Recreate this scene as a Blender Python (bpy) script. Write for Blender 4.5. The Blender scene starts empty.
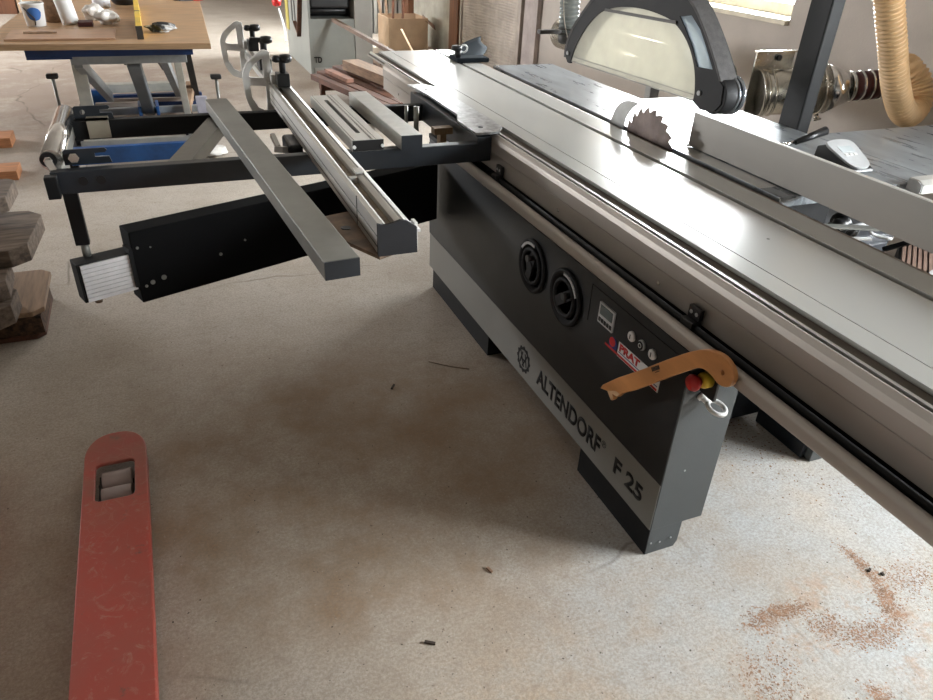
import bpy, bmesh, math, random
from mathutils import Vector, Matrix
random.seed(7)
SC = bpy.context.scene
COL = SC.collection

# ------------------------------------------------------------ camera, sky, exposure
cd = bpy.data.cameras.new('camera'); cam = bpy.data.objects.new('camera', cd); COL.objects.link(cam)
yaw, pitch, roll, fpx, CH = 0.414399, 0.551818, 0.051462, 710.49, 1.6
fw = Vector((math.sin(yaw)*math.cos(pitch), math.cos(yaw)*math.cos(pitch), -math.sin(pitch)))
r0 = Vector((math.cos(yaw), -math.sin(yaw), 0)); u0 = r0.cross(fw)
rt = math.cos(roll)*r0 + math.sin(roll)*u0; up = -math.sin(roll)*r0 + math.cos(roll)*u0
mw = Matrix((rt, up, -fw)).transposed().to_4x4(); mw.translation = (0, 0, CH)
cam.matrix_world = mw
cd.sensor_width = 36; cd.lens = 36*fpx/933; cd.clip_start = 0.02; cd.clip_end = 200
SC.camera = cam

SKY = 100.0
w = bpy.data.worlds.new('sky'); SC.world = w; w.use_nodes = True
bg = w.node_tree.nodes['Background']; bg.inputs[0].default_value = (0.97, 0.98, 1.0, 1); bg.inputs[1].default_value = SKY
SC.view_settings.view_transform = 'Standard'; SC.view_settings.look = 'None'
SC.view_settings.exposure = 0.0; SC.view_settings.gamma = 1.0; SC.view_settings.use_curve_mapping = False
SC.cycles.use_denoising = True; SC.cycles.max_bounces = 8; SC.cycles.diffuse_bounces = 4; SC.cycles.transparent_max_bounces = 16
SC.cycles.sample_clamp_indirect = 8.0; SC.cycles.caustics_reflective = False; SC.cycles.caustics_refractive = False

WINS = [(3.6, 5.6, 1.1, 2.05), (-1.0, 0.9, 1.1, 2.15), (9.1, 10.55, 1.0, 3.0)]
def portal(loc, rot, sx, sy):
    l = bpy.data.lights.new('daylight_portal', 'AREA'); l.shape = 'RECTANGLE'; l.size = sx; l.size_y = sy
    l.cycles.is_portal = True
    o = bpy.data.objects.new('daylight_portal', l); COL.objects.link(o); o.location = loc; o.rotation_euler = rot
    return o
for y0, y1, z0, z1 in WINS:
    portal((3.92, (y0+y1)/2, (z0+z1)/2), (0, math.radians(90), 0), z1-z0, y1-y0)


portal((-6.25, 10.2, 1.9), (0, math.radians(-90), 0), 1.0, 2.8)  # sky portal for the added fill opening in the left wall

# ------------------------------------------------------------ materials
def nd(nt, t, **k):
    n = nt.nodes.new(t)
    for a, b in k.items():
        if a.startswith('i_'): n.inputs[a[2:]].default_value = b
        else: setattr(n, a, b)
    return n
def lnk(nt, a, b): nt.links.new(a, b)
def hsh(s): return sum((i+3)*ord(c) for i, c in enumerate(s)) % 97
def mat(name, col, rough=0.5, metal=0.0, var=0.12, scale=6.0, stretch=(1, 1, 1), bump=0.0, bscale=60.0, col2=None, thr=(0.35, 0.7), spec=0.5, rvar=0.1, detail=6):
    m = bpy.data.materials.new(name); m.use_nodes = True; nt = m.node_tree
    b = nt.nodes['Principled BSDF']
    b.inputs['Roughness'].default_value = rough; b.inputs['Metallic'].default_value = metal
    b.inputs['Specular IOR Level'].default_value = spec
    tc = nd(nt, 'ShaderNodeTexCoord'); mp = nd(nt, 'ShaderNodeMapping')
    mp.inputs['Scale'].default_value = stretch; mp.inputs['Location'].default_value = (hsh(name), 0, 0)
    lnk(nt, tc.outputs['Object'], mp.inputs['Vector'])
    n = nd(nt, 'ShaderNodeTexNoise'); n.inputs['Scale'].default_value = scale; n.inputs['Detail'].default_value = detail; n.inputs['Roughness'].default_value = 0.6
    lnk(nt, mp.outputs[0], n.inputs['Vector'])
    r = nd(nt, 'ShaderNodeValToRGB')
    c2 = col2 if col2 else tuple(max(0, c*(1-var*2)) for c in col)
    r.color_ramp.elements[0].position = thr[0]; r.color_ramp.elements[0].color = (*c2, 1)
    r.color_ramp.elements[1].position = thr[1]; r.color_ramp.elements[1].color = (*(tuple(min(1, c*(1+var)) for c in col)), 1)
    lnk(nt, n.outputs['Fac'], r.inputs['Fac']); lnk(nt, r.outputs['Color'], b.inputs['Base Color'])
    if rvar:
        mr = nd(nt, 'ShaderNodeMapRange'); mr.inputs['To Min'].default_value = max(0, rough-rvar); mr.inputs['To Max'].default_value = min(1, rough+rvar)
        lnk(nt, n.outputs['Fac'], mr.inputs['Value']); lnk(nt, mr.outputs[0], b.inputs['Roughness'])
    if bump:
        n2 = nd(nt, 'ShaderNodeTexNoise'); n2.inputs['Scale'].default_value = bscale; n2.inputs['Detail'].default_value = 4
        lnk(nt, mp.outputs[0], n2.inputs['Vector'])
        bp = nd(nt, 'ShaderNodeBump'); bp.inputs['Strength'].default_value = bump; bp.inputs['Distance'].default_value = 0.004
        lnk(nt, n2.outputs['Fac'], bp.inputs['Height']); lnk(nt, bp.outputs[0], b.inputs['Normal'])
    return m
K = {}
K['hoodgrey'] = mat('hood_grey', (0.014, 0.014, 0.015), 0.6, 0, 0.15, 12, spec=0.3)
K['charcoal'] = mat('charcoal_paint', (0.011, 0.012, 0.0135), 0.45, 0, 0.1, 3)
K['black'] = mat('black_paint', (0.006, 0.0065, 0.0075), 0.55, 0, 0.15, 5, spec=0.3)
K['plastic'] = mat('black_plastic', (0.009, 0.009, 0.010), 0.4)
K['matteblack'] = mat('matte_black_plastic', (0.008, 0.008, 0.009), 0.6, spec=0.3)
K['steelblue'] = mat('dark_blue_grey_paint', (0.014, 0.018, 0.024), 0.38, 0, 0.15, 8)
K['bodygrey'] = mat('mid_grey_paint', (0.072, 0.078, 0.080), 0.5, 0, 0.08, 5, bump=0.1, bscale=200)
K['band'] = mat('band_grey_paint', (0.21, 0.205, 0.19), 0.45, 0, 0.05, 5)
K['alu'] = mat('brushed_aluminium', (0.60, 0.59, 0.565), 0.36, 0.9, 0.05, 14, (1, 0.05, 1))
K['aluside'] = mat('dull_aluminium_profile', (0.42, 0.385, 0.35), 0.5, 0.55, 0.04, 8, (1, 0.05, 1))
K['table'] = mat('anodised_table_top', (0.47, 0.47, 0.45), 0.24, 0.10, 0.02, 1.6, (1, 0.35, 1), rvar=0.05, thr=(0.1, 0.9), spec=0.18)
K['iron'] = mat('scratched_cast_iron', (0.27, 0.29, 0.305), 0.30, 0.25, 0.15, 14, (1.6, 0.35, 1), col2=(0.15, 0.165, 0.18), rvar=0.12, detail=9, thr=(0.33, 0.68), spec=0.2)
K['fence'] = mat('grey_fence_aluminium', (0.30, 0.285, 0.262), 0.5, 0.45, 0.04, 6, (1, 0.1, 1))
K['rail'] = mat('light_rail_aluminium', (0.62, 0.61, 0.58), 0.42, 0.6, 0.08, 10, (1, 0.08, 1))
K['tubegrey'] = mat('worn_grey_tube', (0.25, 0.25, 0.23), 0.45, 0.5, 0.12, 6)
K['white_cast'] = mat('white_cast_metal', (0.80, 0.79, 0.77), 0.4, 0.1, 0.06, 8)
K['chrome'] = mat('chrome', (0.75, 0.74, 0.72), 0.16, 1.0, 0.05, 8)
K['galv'] = mat('galvanised_sheet', (0.55, 0.52, 0.46), 0.25, 0.9, 0.12, 7)
K['blade'] = mat('saw_blade_steel', (0.16, 0.125, 0.11), 0.38, 0.75, 0.25, 12)
K['knife'] = mat('riving_knife_steel', (0.30, 0.30, 0.29), 0.4, 0.8, 0.1, 12)
K['bandgroove'] = mat('dark_brown_groove', (0.085, 0.07, 0.055), 0.6)
K['rust'] = mat('rusty_brown_steel', (0.22, 0.15, 0.10), 0.55, 0.3, 0.25, 20)
K['darkslot'] = mat('slot_grey', (0.12, 0.12, 0.105), 0.5, 0.3)
K['red'] = mat('red_plastic', (0.55, 0.02, 0.02), 0.35)
K['yellow'] = mat('yellow_plastic', (0.75, 0.50, 0.03), 0.4)
K['white'] = mat('white_plastic', (0.75, 0.75, 0.74), 0.45, 0, 0.05)
K['lightgrey'] = mat('light_grey_plastic', (0.5, 0.51, 0.52), 0.4)
K['lcd'] = mat('grey_green_screen', (0.16, 0.20, 0.20), 0.2)
K['navy'] = mat('navy_sticker', (0.02, 0.035, 0.16), 0.4)
K['handlewood'] = mat('orange_beech_wood', (0.60, 0.27, 0.095), 0.4, 0, 0.12, 12, (1, 0.25, 1), bump=0.05)
K['palewood'] = mat('pale_chipped_wood', (0.70, 0.46, 0.27), 0.6, 0, 0.1, 20)
K['redwood'] = mat('reddish_brown_timber', (0.12, 0.045, 0.023), 0.6, 0, 0.25, 7, (4, 0.5, 4), bump=0.2)
K['tanwood'] = mat('tan_timber', (0.36, 0.235, 0.15), 0.6, 0, 0.2, 8, (4, 0.4, 4), bump=0.2)
K['oldwood'] = mat('weathered_pallet_wood', (0.20, 0.15, 0.115), 0.8, 0, 0.3, 7, (0.8, 5, 5), bump=0.5, bscale=30)
K['blockwood'] = mat('pressed_brown_block', (0.11, 0.06, 0.035), 0.85, 0, 0.4, 50, bump=0.5)
K['orangewood'] = mat('orange_planed_plank', (0.50, 0.22, 0.10), 0.5, 0, 0.15, 10, (1, 5, 5))
K['benchwood'] = mat('beech_multiplex_top', (0.50, 0.31, 0.165), 0.42, 0, 0.14, 4, (1, 6, 6), rvar=0.08)
K['benchedge'] = mat('multiplex_edge', (0.42, 0.27, 0.15), 0.6, 0, 0.15, 20, (0.3, 4, 10))
K['blue'] = mat('blue_enamel', (0.015, 0.085, 0.27), 0.35, 0.0, 0.15, 9)
K['darkblue'] = mat('dark_blue_enamel', (0.008, 0.03, 0.11), 0.35)
K['liftgrey'] = mat('grey_lift_steel', (0.30, 0.31, 0.31), 0.42, 0.3, 0.12, 9)
K['liftpale'] = mat('pale_steel_leg', (0.48, 0.47, 0.42), 0.42, 0.25, 0.1, 9)
K['machine'] = mat('grey_green_machine_paint', (0.30, 0.31, 0.285), 0.5, 0, 0.06, 3)
K['machine2'] = mat('lighter_machine_paint', (0.37, 0.36, 0.33), 0.5, 0, 0.06, 3)
K['cardboard'] = mat('brown_cardboard', (0.36, 0.25, 0.16), 0.85, 0, 0.08, 6)
K['brownpost'] = mat('brown_stained_post', (0.16, 0.065, 0.03), 0.55, 0, 0.2, 5, (6, 6, 0.5))
K['redpaint'] = mat('worn_red_paint', (0.45, 0.065, 0.04), 0.5, 0, 0.15, 5, bump=0.15, bscale=40)
K['roller'] = mat('pale_nylon_roller', (0.36, 0.29, 0.27), 0.55)
K['hose'] = mat('beige_suction_hose', (0.66, 0.44, 0.23), 0.45, 0, 0.08, 10)
K['cable'] = mat('pale_cord', (0.45, 0.40, 0.33), 0.6)
K['shoe'] = mat('dark_blue_grey_rubber', (0.018, 0.024, 0.03), 0.8, spec=0.1)
K['cloth'] = mat('white_cloth', (0.80, 0.77, 0.73), 0.85)
K['darkred'] = mat('dark_red_box', (0.065, 0.012, 0.012), 0.55)
K['frame'] = mat('cream_window_frame', (0.70, 0.64, 0.50), 0.5)
K['skirt'] = mat('dark_shelf_metal', (0.05, 0.045, 0.04), 0.5)
K['chip'] = mat('wood_shavings', (0.36, 0.21, 0.13), 0.8, 0, 0.2, 40)
K['crumb'] = mat('dark_crumb', (0.05, 0.035, 0.025), 0.9)

def plaster(name, c, c2, sc=2.0):
    return mat(name, c, 0.85, 0, 0.05, sc, bump=0.25, bscale=90, col2=c2)
K['wall'] = plaster('grey_beige_plaster', (0.47, 0.425, 0.385), (0.40, 0.36, 0.325))
K['wallplain'] = plaster('plain_wall', (0.40, 0.37, 0.33), (0.35, 0.325, 0.29))
K['ceil'] = plaster('ceiling_boards', (0.30, 0.265, 0.23), (0.25, 0.22, 0.19))

# concrete floor
m = bpy.data.materials.new('dusty_concrete'); m.use_nodes = True; nt = m.node_tree; b = nt.nodes['Principled BSDF']
tc = nd(nt, 'ShaderNodeTexCoord')
def noise(scale, detail=6, rough=0.6, off=0.0, dist=0.0):
    mp = nd(nt, 'ShaderNodeMapping'); mp.inputs['Location'].default_value = (off, off*0.7, 0); lnk(nt, tc.outputs['Object'], mp.inputs['Vector'])
    n = nd(nt, 'ShaderNodeTexNoise'); n.inputs['Scale'].default_value = scale; n.inputs['Detail'].default_value = detail
    n.inputs['Roughness'].default_value = rough; n.inputs['Distortion'].default_value = dist; lnk(nt, mp.outputs[0], n.inputs['Vector']); return n.outputs['Fac']
def ramp(f, p0, p1, c0=(0, 0, 0), c1=(1, 1, 1)):
    r = nd(nt, 'ShaderNodeValToRGB'); r.color_ramp.elements[0].position = p0; r.color_ramp.elements[1].position = p1
    r.color_ramp.elements[0].color = (*c0, 1); r.color_ramp.elements[1].color = (*c1, 1); lnk(nt, f, r.inputs['Fac']); return r.outputs['Color']
def mixc(f, a, c, t='MIX'):
    x = nd(nt, 'ShaderNodeMix'); x.data_type = 'RGBA'; x.blend_type = t
    if isinstance(f, (int, float)): x.inputs[0].default_value = f
    else: lnk(nt, f, x.inputs[0])
    for v, i in ((a, 6), (c, 7)):
        if isinstance(v, tuple): x.inputs[i].default_value = (*v, 1)
        else: lnk(nt, v, x.inputs[i])
    return x.outputs[2]
def blob(cx, cy, rx, ry, soft=0.5):      # a soft patch of tint round one spot
    sp = nd(nt, 'ShaderNodeMapping'); sp.inputs['Location'].default_value = (-cx/rx, -cy/ry, 0); sp.inputs['Scale'].default_value = (1/rx, 1/ry, 0)
    lnk(nt, tc.outputs['Object'], sp.inputs['Vector'])
    g = nd(nt, 'ShaderNodeTexGradient'); g.gradient_type = 'SPHERICAL'; lnk(nt, sp.outputs[0], g.inputs['Vector'])
    return g.outputs['Fac']
def mul(a, c, op='MULTIPLY'):
    x = nd(nt, 'ShaderNodeMath'); x.operation = op; x.use_clamp = True
    for v, i in ((a, 0), (c, 1)):
        if isinstance(v, (int, float)): x.inputs[i].default_value = v
        else: lnk(nt, v, x.inputs[i])
    return x.outputs[0]
base = mixc(ramp(noise(1.3, 5), 0.3, 0.7), (0.49, 0.435, 0.37), (0.61, 0.555, 0.485))
base = mixc(mul(ramp(noise(4.5, 6, 0.65, 3.1), 0.45, 0.72), 0.55), base, (0.60, 0.56, 0.51))
base = mixc(mul(ramp(noise(0.9, 4, 0.6, 9.2), 0.48, 0.62), 0.45), base, (0.36, 0.29, 0.22))
# brown film: sawdust plus machine shadow painted in front; sawdust at the near edge
dust_shade = mul(mul(blob(0.40, 1.95, 1.5, 1.1), blob(0.55, 1.60, 1.5, 1.0), 'ADD'), ramp(noise(3.0, 8, 0.7, 5.5), 0.30, 0.72))
base = mixc(mul(dust_shade, 1.0), base, (0.30, 0.185, 0.10))
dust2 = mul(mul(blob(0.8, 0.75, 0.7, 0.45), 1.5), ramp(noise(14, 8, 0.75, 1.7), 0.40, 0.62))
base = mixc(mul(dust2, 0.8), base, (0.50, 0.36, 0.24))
bluish = mul(mul(blob(1.5, 1.0, 0.95, 0.75), 2.2), ramp(noise(3.5, 5, 0.6, 2.2), 0.3, 0.6))
base = mixc(mul(bluish, 0.8), base, (0.52, 0.55, 0.56))
film = mul(mul(blob(1.5, 0.72, 0.45, 0.26), 2.2), ramp(noise(9, 9, 0.75, 4.4), 0.50, 0.62))
base = mixc(mul(film, 0.75), base, (0.50, 0.33, 0.22))
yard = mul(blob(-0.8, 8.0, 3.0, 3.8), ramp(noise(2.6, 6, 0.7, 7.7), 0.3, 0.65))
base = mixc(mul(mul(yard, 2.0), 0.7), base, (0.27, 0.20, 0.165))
# grain and specks
base = mixc(mul(ramp(noise(110, 6, 0.85), 0.42, 0.58), 0.52), base, (0.24, 0.19, 0.145))
base = mixc(mul(ramp(noise(24, 8, 0.75, 2.0), 0.50, 0.66), 0.35), base, (0.27, 0.21, 0.16))
base = mixc(mul(ramp(noise(75, 6, 0.8, 8.0), 0.60, 0.68), 0.55), base, (0.70, 0.66, 0.60))
base = mixc(mul(ramp(noise(38, 3, 0.6, 6.0), 0.70, 0.73), 0.7), base, (0.16, 0.11, 0.08))
# hairline cracks
vo = nd(nt, 'ShaderNodeTexVoronoi'); vo.feature = 'DISTANCE_TO_EDGE'; vo.inputs['Scale'].default_value = 0.55
mpv = nd(nt, 'ShaderNodeMapping'); mpv.inputs['Location'].default_value = (0.35, 0.2, 0)
mv = nd(nt, 'ShaderNodeMixRGB'); mv.inputs[0].default_value = 0.12; nz = nd(nt, 'ShaderNodeTexNoise'); nz.inputs['Scale'].default_value = 3
lnk(nt, tc.outputs['Object'], nz.inputs['Vector']); lnk(nt, tc.outputs['Object'], mv.inputs[1]); lnk(nt, nz.outputs['Color'], mv.inputs[2])
lnk(nt, mv.outputs[0], mpv.inputs['Vector']); lnk(nt, mpv.outputs[0], vo.inputs['Vector'])
crk = ramp(vo.outputs['Distance'], 0.0, 0.0022, (1, 1, 1), (0, 0, 0))
base = mixc(mul(mul(crk, ramp(noise(1.5, 2, 0.5, 4), 0.5, 0.6)), 0.6), base, (0.10, 0.08, 0.06))
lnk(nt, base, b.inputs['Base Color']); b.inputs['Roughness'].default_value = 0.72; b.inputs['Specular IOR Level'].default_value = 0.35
bp = nd(nt, 'ShaderNodeBump'); bp.inputs['Strength'].default_value = 0.35; bp.inputs['Distance'].default_value = 0.004
hs = mul(noise(90, 8, 0.75), noise(12, 6, 0.6, 3), 'ADD'); lnk(nt, noise(70, 9, 0.8), bp.inputs['Height']); lnk(nt, bp.outputs[0], b.inputs['Normal'])
K['floor'] = m

def clear(name, tint, alpha, rough=0.25, diff=(0.8, 0.78, 0.72), transl=0.0):
    m = bpy.data.materials.new(name); m.use_nodes = True; nt = m.node_tree; b = nt.nodes['Principled BSDF']
    b.inputs['Base Color'].default_value = (*diff, 1); b.inputs['Roughness'].default_value = rough
    n = nt.nodes.new('ShaderNodeTexNoise'); n.inputs['Scale'].default_value = 9; n.inputs['Detail'].default_value = 7
    tcn = nt.nodes.new('ShaderNodeTexCoord'); nt.links.new(tcn.outputs['Object'], n.inputs['Vector'])
    mr = nt.nodes.new('ShaderNodeMapRange'); mr.inputs['To Min'].default_value = max(0, alpha-0.15); mr.inputs['To Max'].default_value = alpha+0.15
    nt.links.new(n.outputs['Fac'], mr.inputs['Value'])
    tr = nt.nodes.new('ShaderNodeBsdfTransparent'); tr.inputs[0].default_value = (*tint, 1)
    mx = nt.nodes.new('ShaderNodeMixShader'); nt.links.new(mr.outputs[0], mx.inputs[0])
    tl_ = nt.nodes.new('ShaderNodeBsdfTranslucent'); tl_.inputs[0].default_value = (*diff, 1)
    m2 = nt.nodes.new('ShaderNodeMixShader'); m2.inputs[0].default_value = transl; nt.links.new(b.outputs[0], m2.inputs[1]); nt.links.new(tl_.outputs[0], m2.inputs[2])
    nt.links.new(tr.outputs[0], mx.inputs[1]); nt.links.new(m2.outputs[0], mx.inputs[2])
    nt.links.new(mx.outputs[0], nt.nodes['Material Output'].inputs[0]); return m
K['pane'] = clear('window_glass', (0.95, 0.97, 0.97), 0.15, 0.05, (0.8, 0.85, 0.9))
K['guardclear'] = clear('dusty_clear_guard', (0.95, 0.94, 0.90), 0.45, 0.35, (0.82, 0.80, 0.73), 0.4)
K['guardclear2'] = clear('bluish_clear_guard', (0.9, 0.95, 1.0), 0.5, 0.2, (0.70, 0.76, 0.80), 0.6)
K['clearhose'] = clear('translucent_grey_hose', (0.7, 0.74, 0.74), 0.55, 0.3, (0.25, 0.27, 0.26))

# ------------------------------------------------------------ geometry helpers
def box(bm, x0, x1, y0, y1, z0, z1, M=None):
    vs = [bm.verts.new((x, y, z)) for x in (x0, x1) for y in (y0, y1) for z in (z0, z1)]
    if M is not None:
        for v in vs: v.co = M @ v.co
    for f in ((0, 1, 3, 2), (4, 6, 7, 5), (0, 4, 5, 1), (2, 3, 7, 6), (0, 2, 6, 4), (1, 5, 7, 3)):
        bm.faces.new([vs[i] for i in f])
def B(*a, M=None):
    bm = bmesh.new(); box(bm, *a, M=M); return bm
def beam(bm, p0, p1, w, h, upv=(0, 0, 1)):
    p0, p1 = Vector(p0), Vector(p1); d = (p1-p0); L = d.length; d.normalize()
    s = d.cross(Vector(upv)); s.normalize(); u = s.cross(d)
    M = Matrix((s, d, u)).transposed().to_4x4(); M.translation = p0
    box(bm, -w/2, w/2, 0, L, -h/2, h/2, M=M)
def prism(bm, pts, ax, a, b):
    """pts in the two axes other than ax (x: (y,z); y: (x,z); z: (x,y)), extruded from a to b"""
    def mk(p, t):
        return (t, p[0], p[1]) if ax == 'x' else (p[0], t, p[1]) if ax == 'y' else (p[0], p[1], t)
    A = [bm.verts.new(mk(p, a)) for p in pts]; Bv = [bm.verts.new(mk(p, b)) for p in pts]
    n = len(pts)
    bm.faces.new(A); bm.faces.new(list(reversed(Bv)))
    for i in range(n): bm.faces.new((A[i], Bv[i], Bv[(i+1) % n], A[(i+1) % n]))
def cyl(bm, p0, p1, r, r1=None, seg=24, caps=True):
    p0, p1 = Vector(p0), Vector(p1); r1 = r if r1 is None else r1
    d = (p1-p0).normalized(); a = Vector((0, 0, 1)) if abs(d.z) < 0.9 else Vector((1, 0, 0))
    s = d.cross(a).normalized(); u = s.cross(d)
    A = []; C = []
    for i in range(seg):
        t = 2*math.pi*i/seg; o = math.cos(t)*s + math.sin(t)*u
        A.append(bm.verts.new(p0+o*r)); C.append(bm.verts.new(p1+o*r1))
    for i in range(seg):
        f = bm.faces.new((A[i], A[(i+1) % seg], C[(i+1) % seg], C[i])); f.smooth = True
    if caps:
        bm.faces.new(list(reversed(A))); bm.faces.new(C)
def sweep(bm, path, rad, seg=16, ribs=None, amp=0.0):
    """tube along a smooth path; ribs = rib spacing for corrugated hoses"""
    P = [Vector(p) for p in path]
    # catmull-rom resample
    out = []
    n = len(P)
    for i in range(n-1):
        a, b_, c, d = P[max(0, i-1)], P[i], P[i+1], P[min(n-1, i+2)]
        L = (c-b_).length; k = max(2, int(L/((ribs/2) if ribs else 0.02)))
        for j in range(k):
            t = j/k
            out.append(0.5*((2*b_)+(-a+c)*t+(2*a-5*b_+4*c-d)*t*t+(-a+3*b_-3*c+d)*t**3))
    out.append(P[-1])
    if ribs:
        st = ribs/6; q = [out[0]]; acc = 0
        for a, c in zip(out, out[1:]):
            L = (c-a).length; pos = st-acc
            while pos <= L: q.append(a+(c-a)*(pos/L)); pos += st
            acc = (acc+L) % st
        out = q
    rings = []; prev = None; dist = 0
    for i, p in enumerate(out):
        d = (out[min(i+1, len(out)-1)]-out[max(i-1, 0)]).normalized()
        if prev is None:
            a = Vector((0, 0, 1)) if abs(d.z) < 0.9 else Vector((1, 0, 0)); s = d.cross(a).normalized()
        else: s = (prev - d*prev.dot(d)).normalized()
        prev = s; u = d.cross(s)
        if i: dist += (out[i]-out[i-1]).length
        r = rad + (amp*math.cos(2*math.pi*dist/ribs) if ribs else 0)
        rings.append([bm.verts.new(p+(math.cos(2*math.pi*k/seg)*s+math.sin(2*math.pi*k/seg)*u)*r) for k in range(seg)])
    for a, c in zip(rings, rings[1:]):
        for k in range(seg):
            f = bm.faces.new((a[k], a[(k+1) % seg], c[(k+1) % seg], c[k])); f.smooth = True
    bm.faces.new(list(reversed(rings[0]))); bm.faces.new(rings[-1])
def lathe(bm, prof, c=(0, 0, 0), ax=Vector((0, 0, 1)), seg=24):
    ax = Vector(ax).normalized(); a = Vector((0, 0, 1)) if abs(ax.z) < 0.9 else Vector((1, 0, 0))
    s = ax.cross(a).normalized(); u = s.cross(ax); c = Vector(c); rings = []
    for r, h in prof:
        rings.append([bm.verts.new(c+ax*h+(math.cos(2*math.pi*k/seg)*s+math.sin(2*math.pi*k/seg)*u)*max(r, 1e-4)) for k in range(seg)])
    for p, q in zip(rings, rings[1:]):
        for k in range(seg):
            f = bm.faces.new((p[k], p[(k+1) % seg], q[(k+1) % seg], q[k])); f.smooth = True
    bm.faces.new(list(reversed(rings[0]))); bm.faces.new(rings[-1])
def torus(bm, c, ax, R, r, seg=28, rs=10):
    ax = Vector(ax).normalized(); a = Vector((0, 0, 1)) if abs(ax.z) < 0.9 else Vector((1, 0, 0))
    s = ax.cross(a).normalized(); u = s.cross(ax); c = Vector(c); rings = []
    for i in range(seg):
        t = 2*math.pi*i/seg; o = math.cos(t)*s+math.sin(t)*u
        rings.append([bm.verts.new(c+o*(R+r*math.cos(2*math.pi*k/rs))+ax*r*math.sin(2*math.pi*k/rs)) for k in range(rs)])
    for i in range(seg):
        p, q = rings[i], rings[(i+1) % seg]
        for k in range(rs):
            f = bm.faces.new((p[k], p[(k+1) % rs], q[(k+1) % rs], q[k])); f.smooth = True
def plate(loops, M, thick, bev=0.0):
    """flat outline with holes (first loop is the outline), centred thickness, as a mesh"""
    cu = bpy.data.curves.new('outline', 'CURVE'); cu.dimensions = '2D'; cu.fill_mode = 'BOTH'; cu.extrude = thick/2; cu.bevel_depth = bev; cu.bevel_resolution = 2
    for lp in loops:
        s = cu.splines.new('POLY'); s.points.add(len(lp)-1)
        for p, q in zip(s.points, lp): p.co = (q[0], q[1], 0, 1)
        s.use_cyclic_u = True
    o = bpy.data.objects.new('outline', cu); COL.objects.link(o); dg = bpy.context.evaluated_depsgraph_get()
    me = bpy.data.meshes.new_from_object(o.evaluated_get(dg)); bpy.data.objects.remove(o); bpy.data.curves.remove(cu)
    bm = bmesh.new(); bm.from_mesh(me); bpy.data.meshes.remove(me); bmesh.ops.transform(bm, matrix=M, verts=bm.verts)
    return bm
def text(body, M, width=None, height=None, thick=0.0006, fat=0.0):
    cu = bpy.data.curves.new('lettering', 'FONT'); cu.body = body; cu.size = 1; cu.extrude = 0.0; cu.offset = fat
    o = bpy.data.objects.new('lettering', cu); COL.objects.link(o); dg = bpy.context.evaluated_depsgraph_get()
    me = bpy.data.meshes.new_from_object(o.evaluated_get(dg)); bpy.data.objects.remove(o); bpy.data.curves.remove(cu)
    bm = bmesh.new(); bm.from_mesh(me); bpy.data.meshes.remove(me)
    xs = [v.co.x for v in bm.verts]; ys = [v.co.y for v in bm.verts]
    sx = width/(max(xs)-min(xs)); sy = height/(max(ys)-min(ys)) if height else sx
    x0, y0 = min(xs), min(ys)
    for v in bm.verts: v.co = Vector(((v.co.x-x0)*sx, (v.co.y-y0)*sy, 0))
    r = bmesh.ops.extrude_face_region(bm, geom=list(bm.faces))
    for g in r['geom']:
        if isinstance(g, bmesh.types.BMVert): g.co.z += thick
    bmesh.ops.transform(bm, matrix=M, verts=bm.verts); return bm
def frame_left(x, y, z):    # a plane facing -x: text runs towards -y
    M = Matrix(((0, 0, -1), (-1, 0, 0), (0, 1, 0))).to_4x4(); M.translation = (x, y, z); return M
YZ = Matrix(((0, 0, 1, 0), (1, 0, 0, 0), (0, 1, 0, 0), (0, 0, 0, 1)))     # (a,b) -> (y=a, z=b), thickness in x
XZ = Matrix(((1, 0, 0, 0), (0, 0, 1, 0), (0, 1, 0, 0), (0, 0, 0, 1)))
def at(M, x=0, y=0, z=0): return Matrix.Translation((x, y, z)) @ M
def smooth_loop(pts, k=6, closed=False):
    P = [Vector((*p, 0)) for p in pts]; n = len(P); out = []
    R = range(n) if closed else range(n-1)
    for i in R:
        a, b_, c, d = P[(i-1) % n] if closed else P[max(0, i-1)], P[i], P[(i+1) % n], P[(i+2) % n] if closed else P[min(n-1, i+2)]
        for j in range(k):
            t = j/k; v = 0.5*((2*b_)+(-a+c)*t+(2*a-5*b_+4*c-d)*t*t+(-a+3*b_-3*c+d)*t**3); out.append((v.x, v.y))
    if not closed: out.append(tuple(pts[-1]))
    return out
def rrect(x0, x1, y0, y1, r, k=5):
    o = []
    for cx, cy, a in ((x1-r, y1-r, 0), (x0+r, y1-r, 90), (x0+r, y0+r, 180), (x1-r, y0+r, 270)):
        for i in range(k+1):
            t = math.radians(a+90*i/k); o.append((cx+r*math.cos(t), cy+r*math.sin(t)))
    return o
def circ(cx, cy, r, n=32): return [(cx+r*math.cos(2*math.pi*i/n), cy+r*math.sin(2*math.pi*i/n)) for i in range(n)]

def mk(name, bm, m, parent=None, bev=0.0, label=None, seg=2):
    bmesh.ops.recalc_face_normals(bm, faces=bm.faces)
    me = bpy.data.meshes.new(name); bm.to_mesh(me); bm.free(); me.materials.append(K[m] if isinstance(m, str) else m)
    o = bpy.data.objects.new(name, me); COL.objects.link(o)
    if parent is not None:
        o.parent = parent; p = parent; T = Vector((0, 0, 0))
        while p is not None: T += p.location; p = p.parent
        o.matrix_parent_inverse = Matrix.Translation(-T) if parent.parent is None else Matrix.Identity(4)
    if bev:
        md = o.modifiers.new('edges', 'BEVEL'); md.width = bev; md.segments = seg; md.limit_method = 'ANGLE'; md.angle_limit = math.radians(40)
    if label: o['label'] = label
    return o
def thing(name, label, cat, loc=(0, 0, 0), group=None):
    o = bpy.data.objects.new(name, None); COL.objects.link(o); o.location = loc; o.empty_display_size = 0.05
    o['label'] = label; o['category'] = cat
    if group: o['group'] = group
    return o
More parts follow.
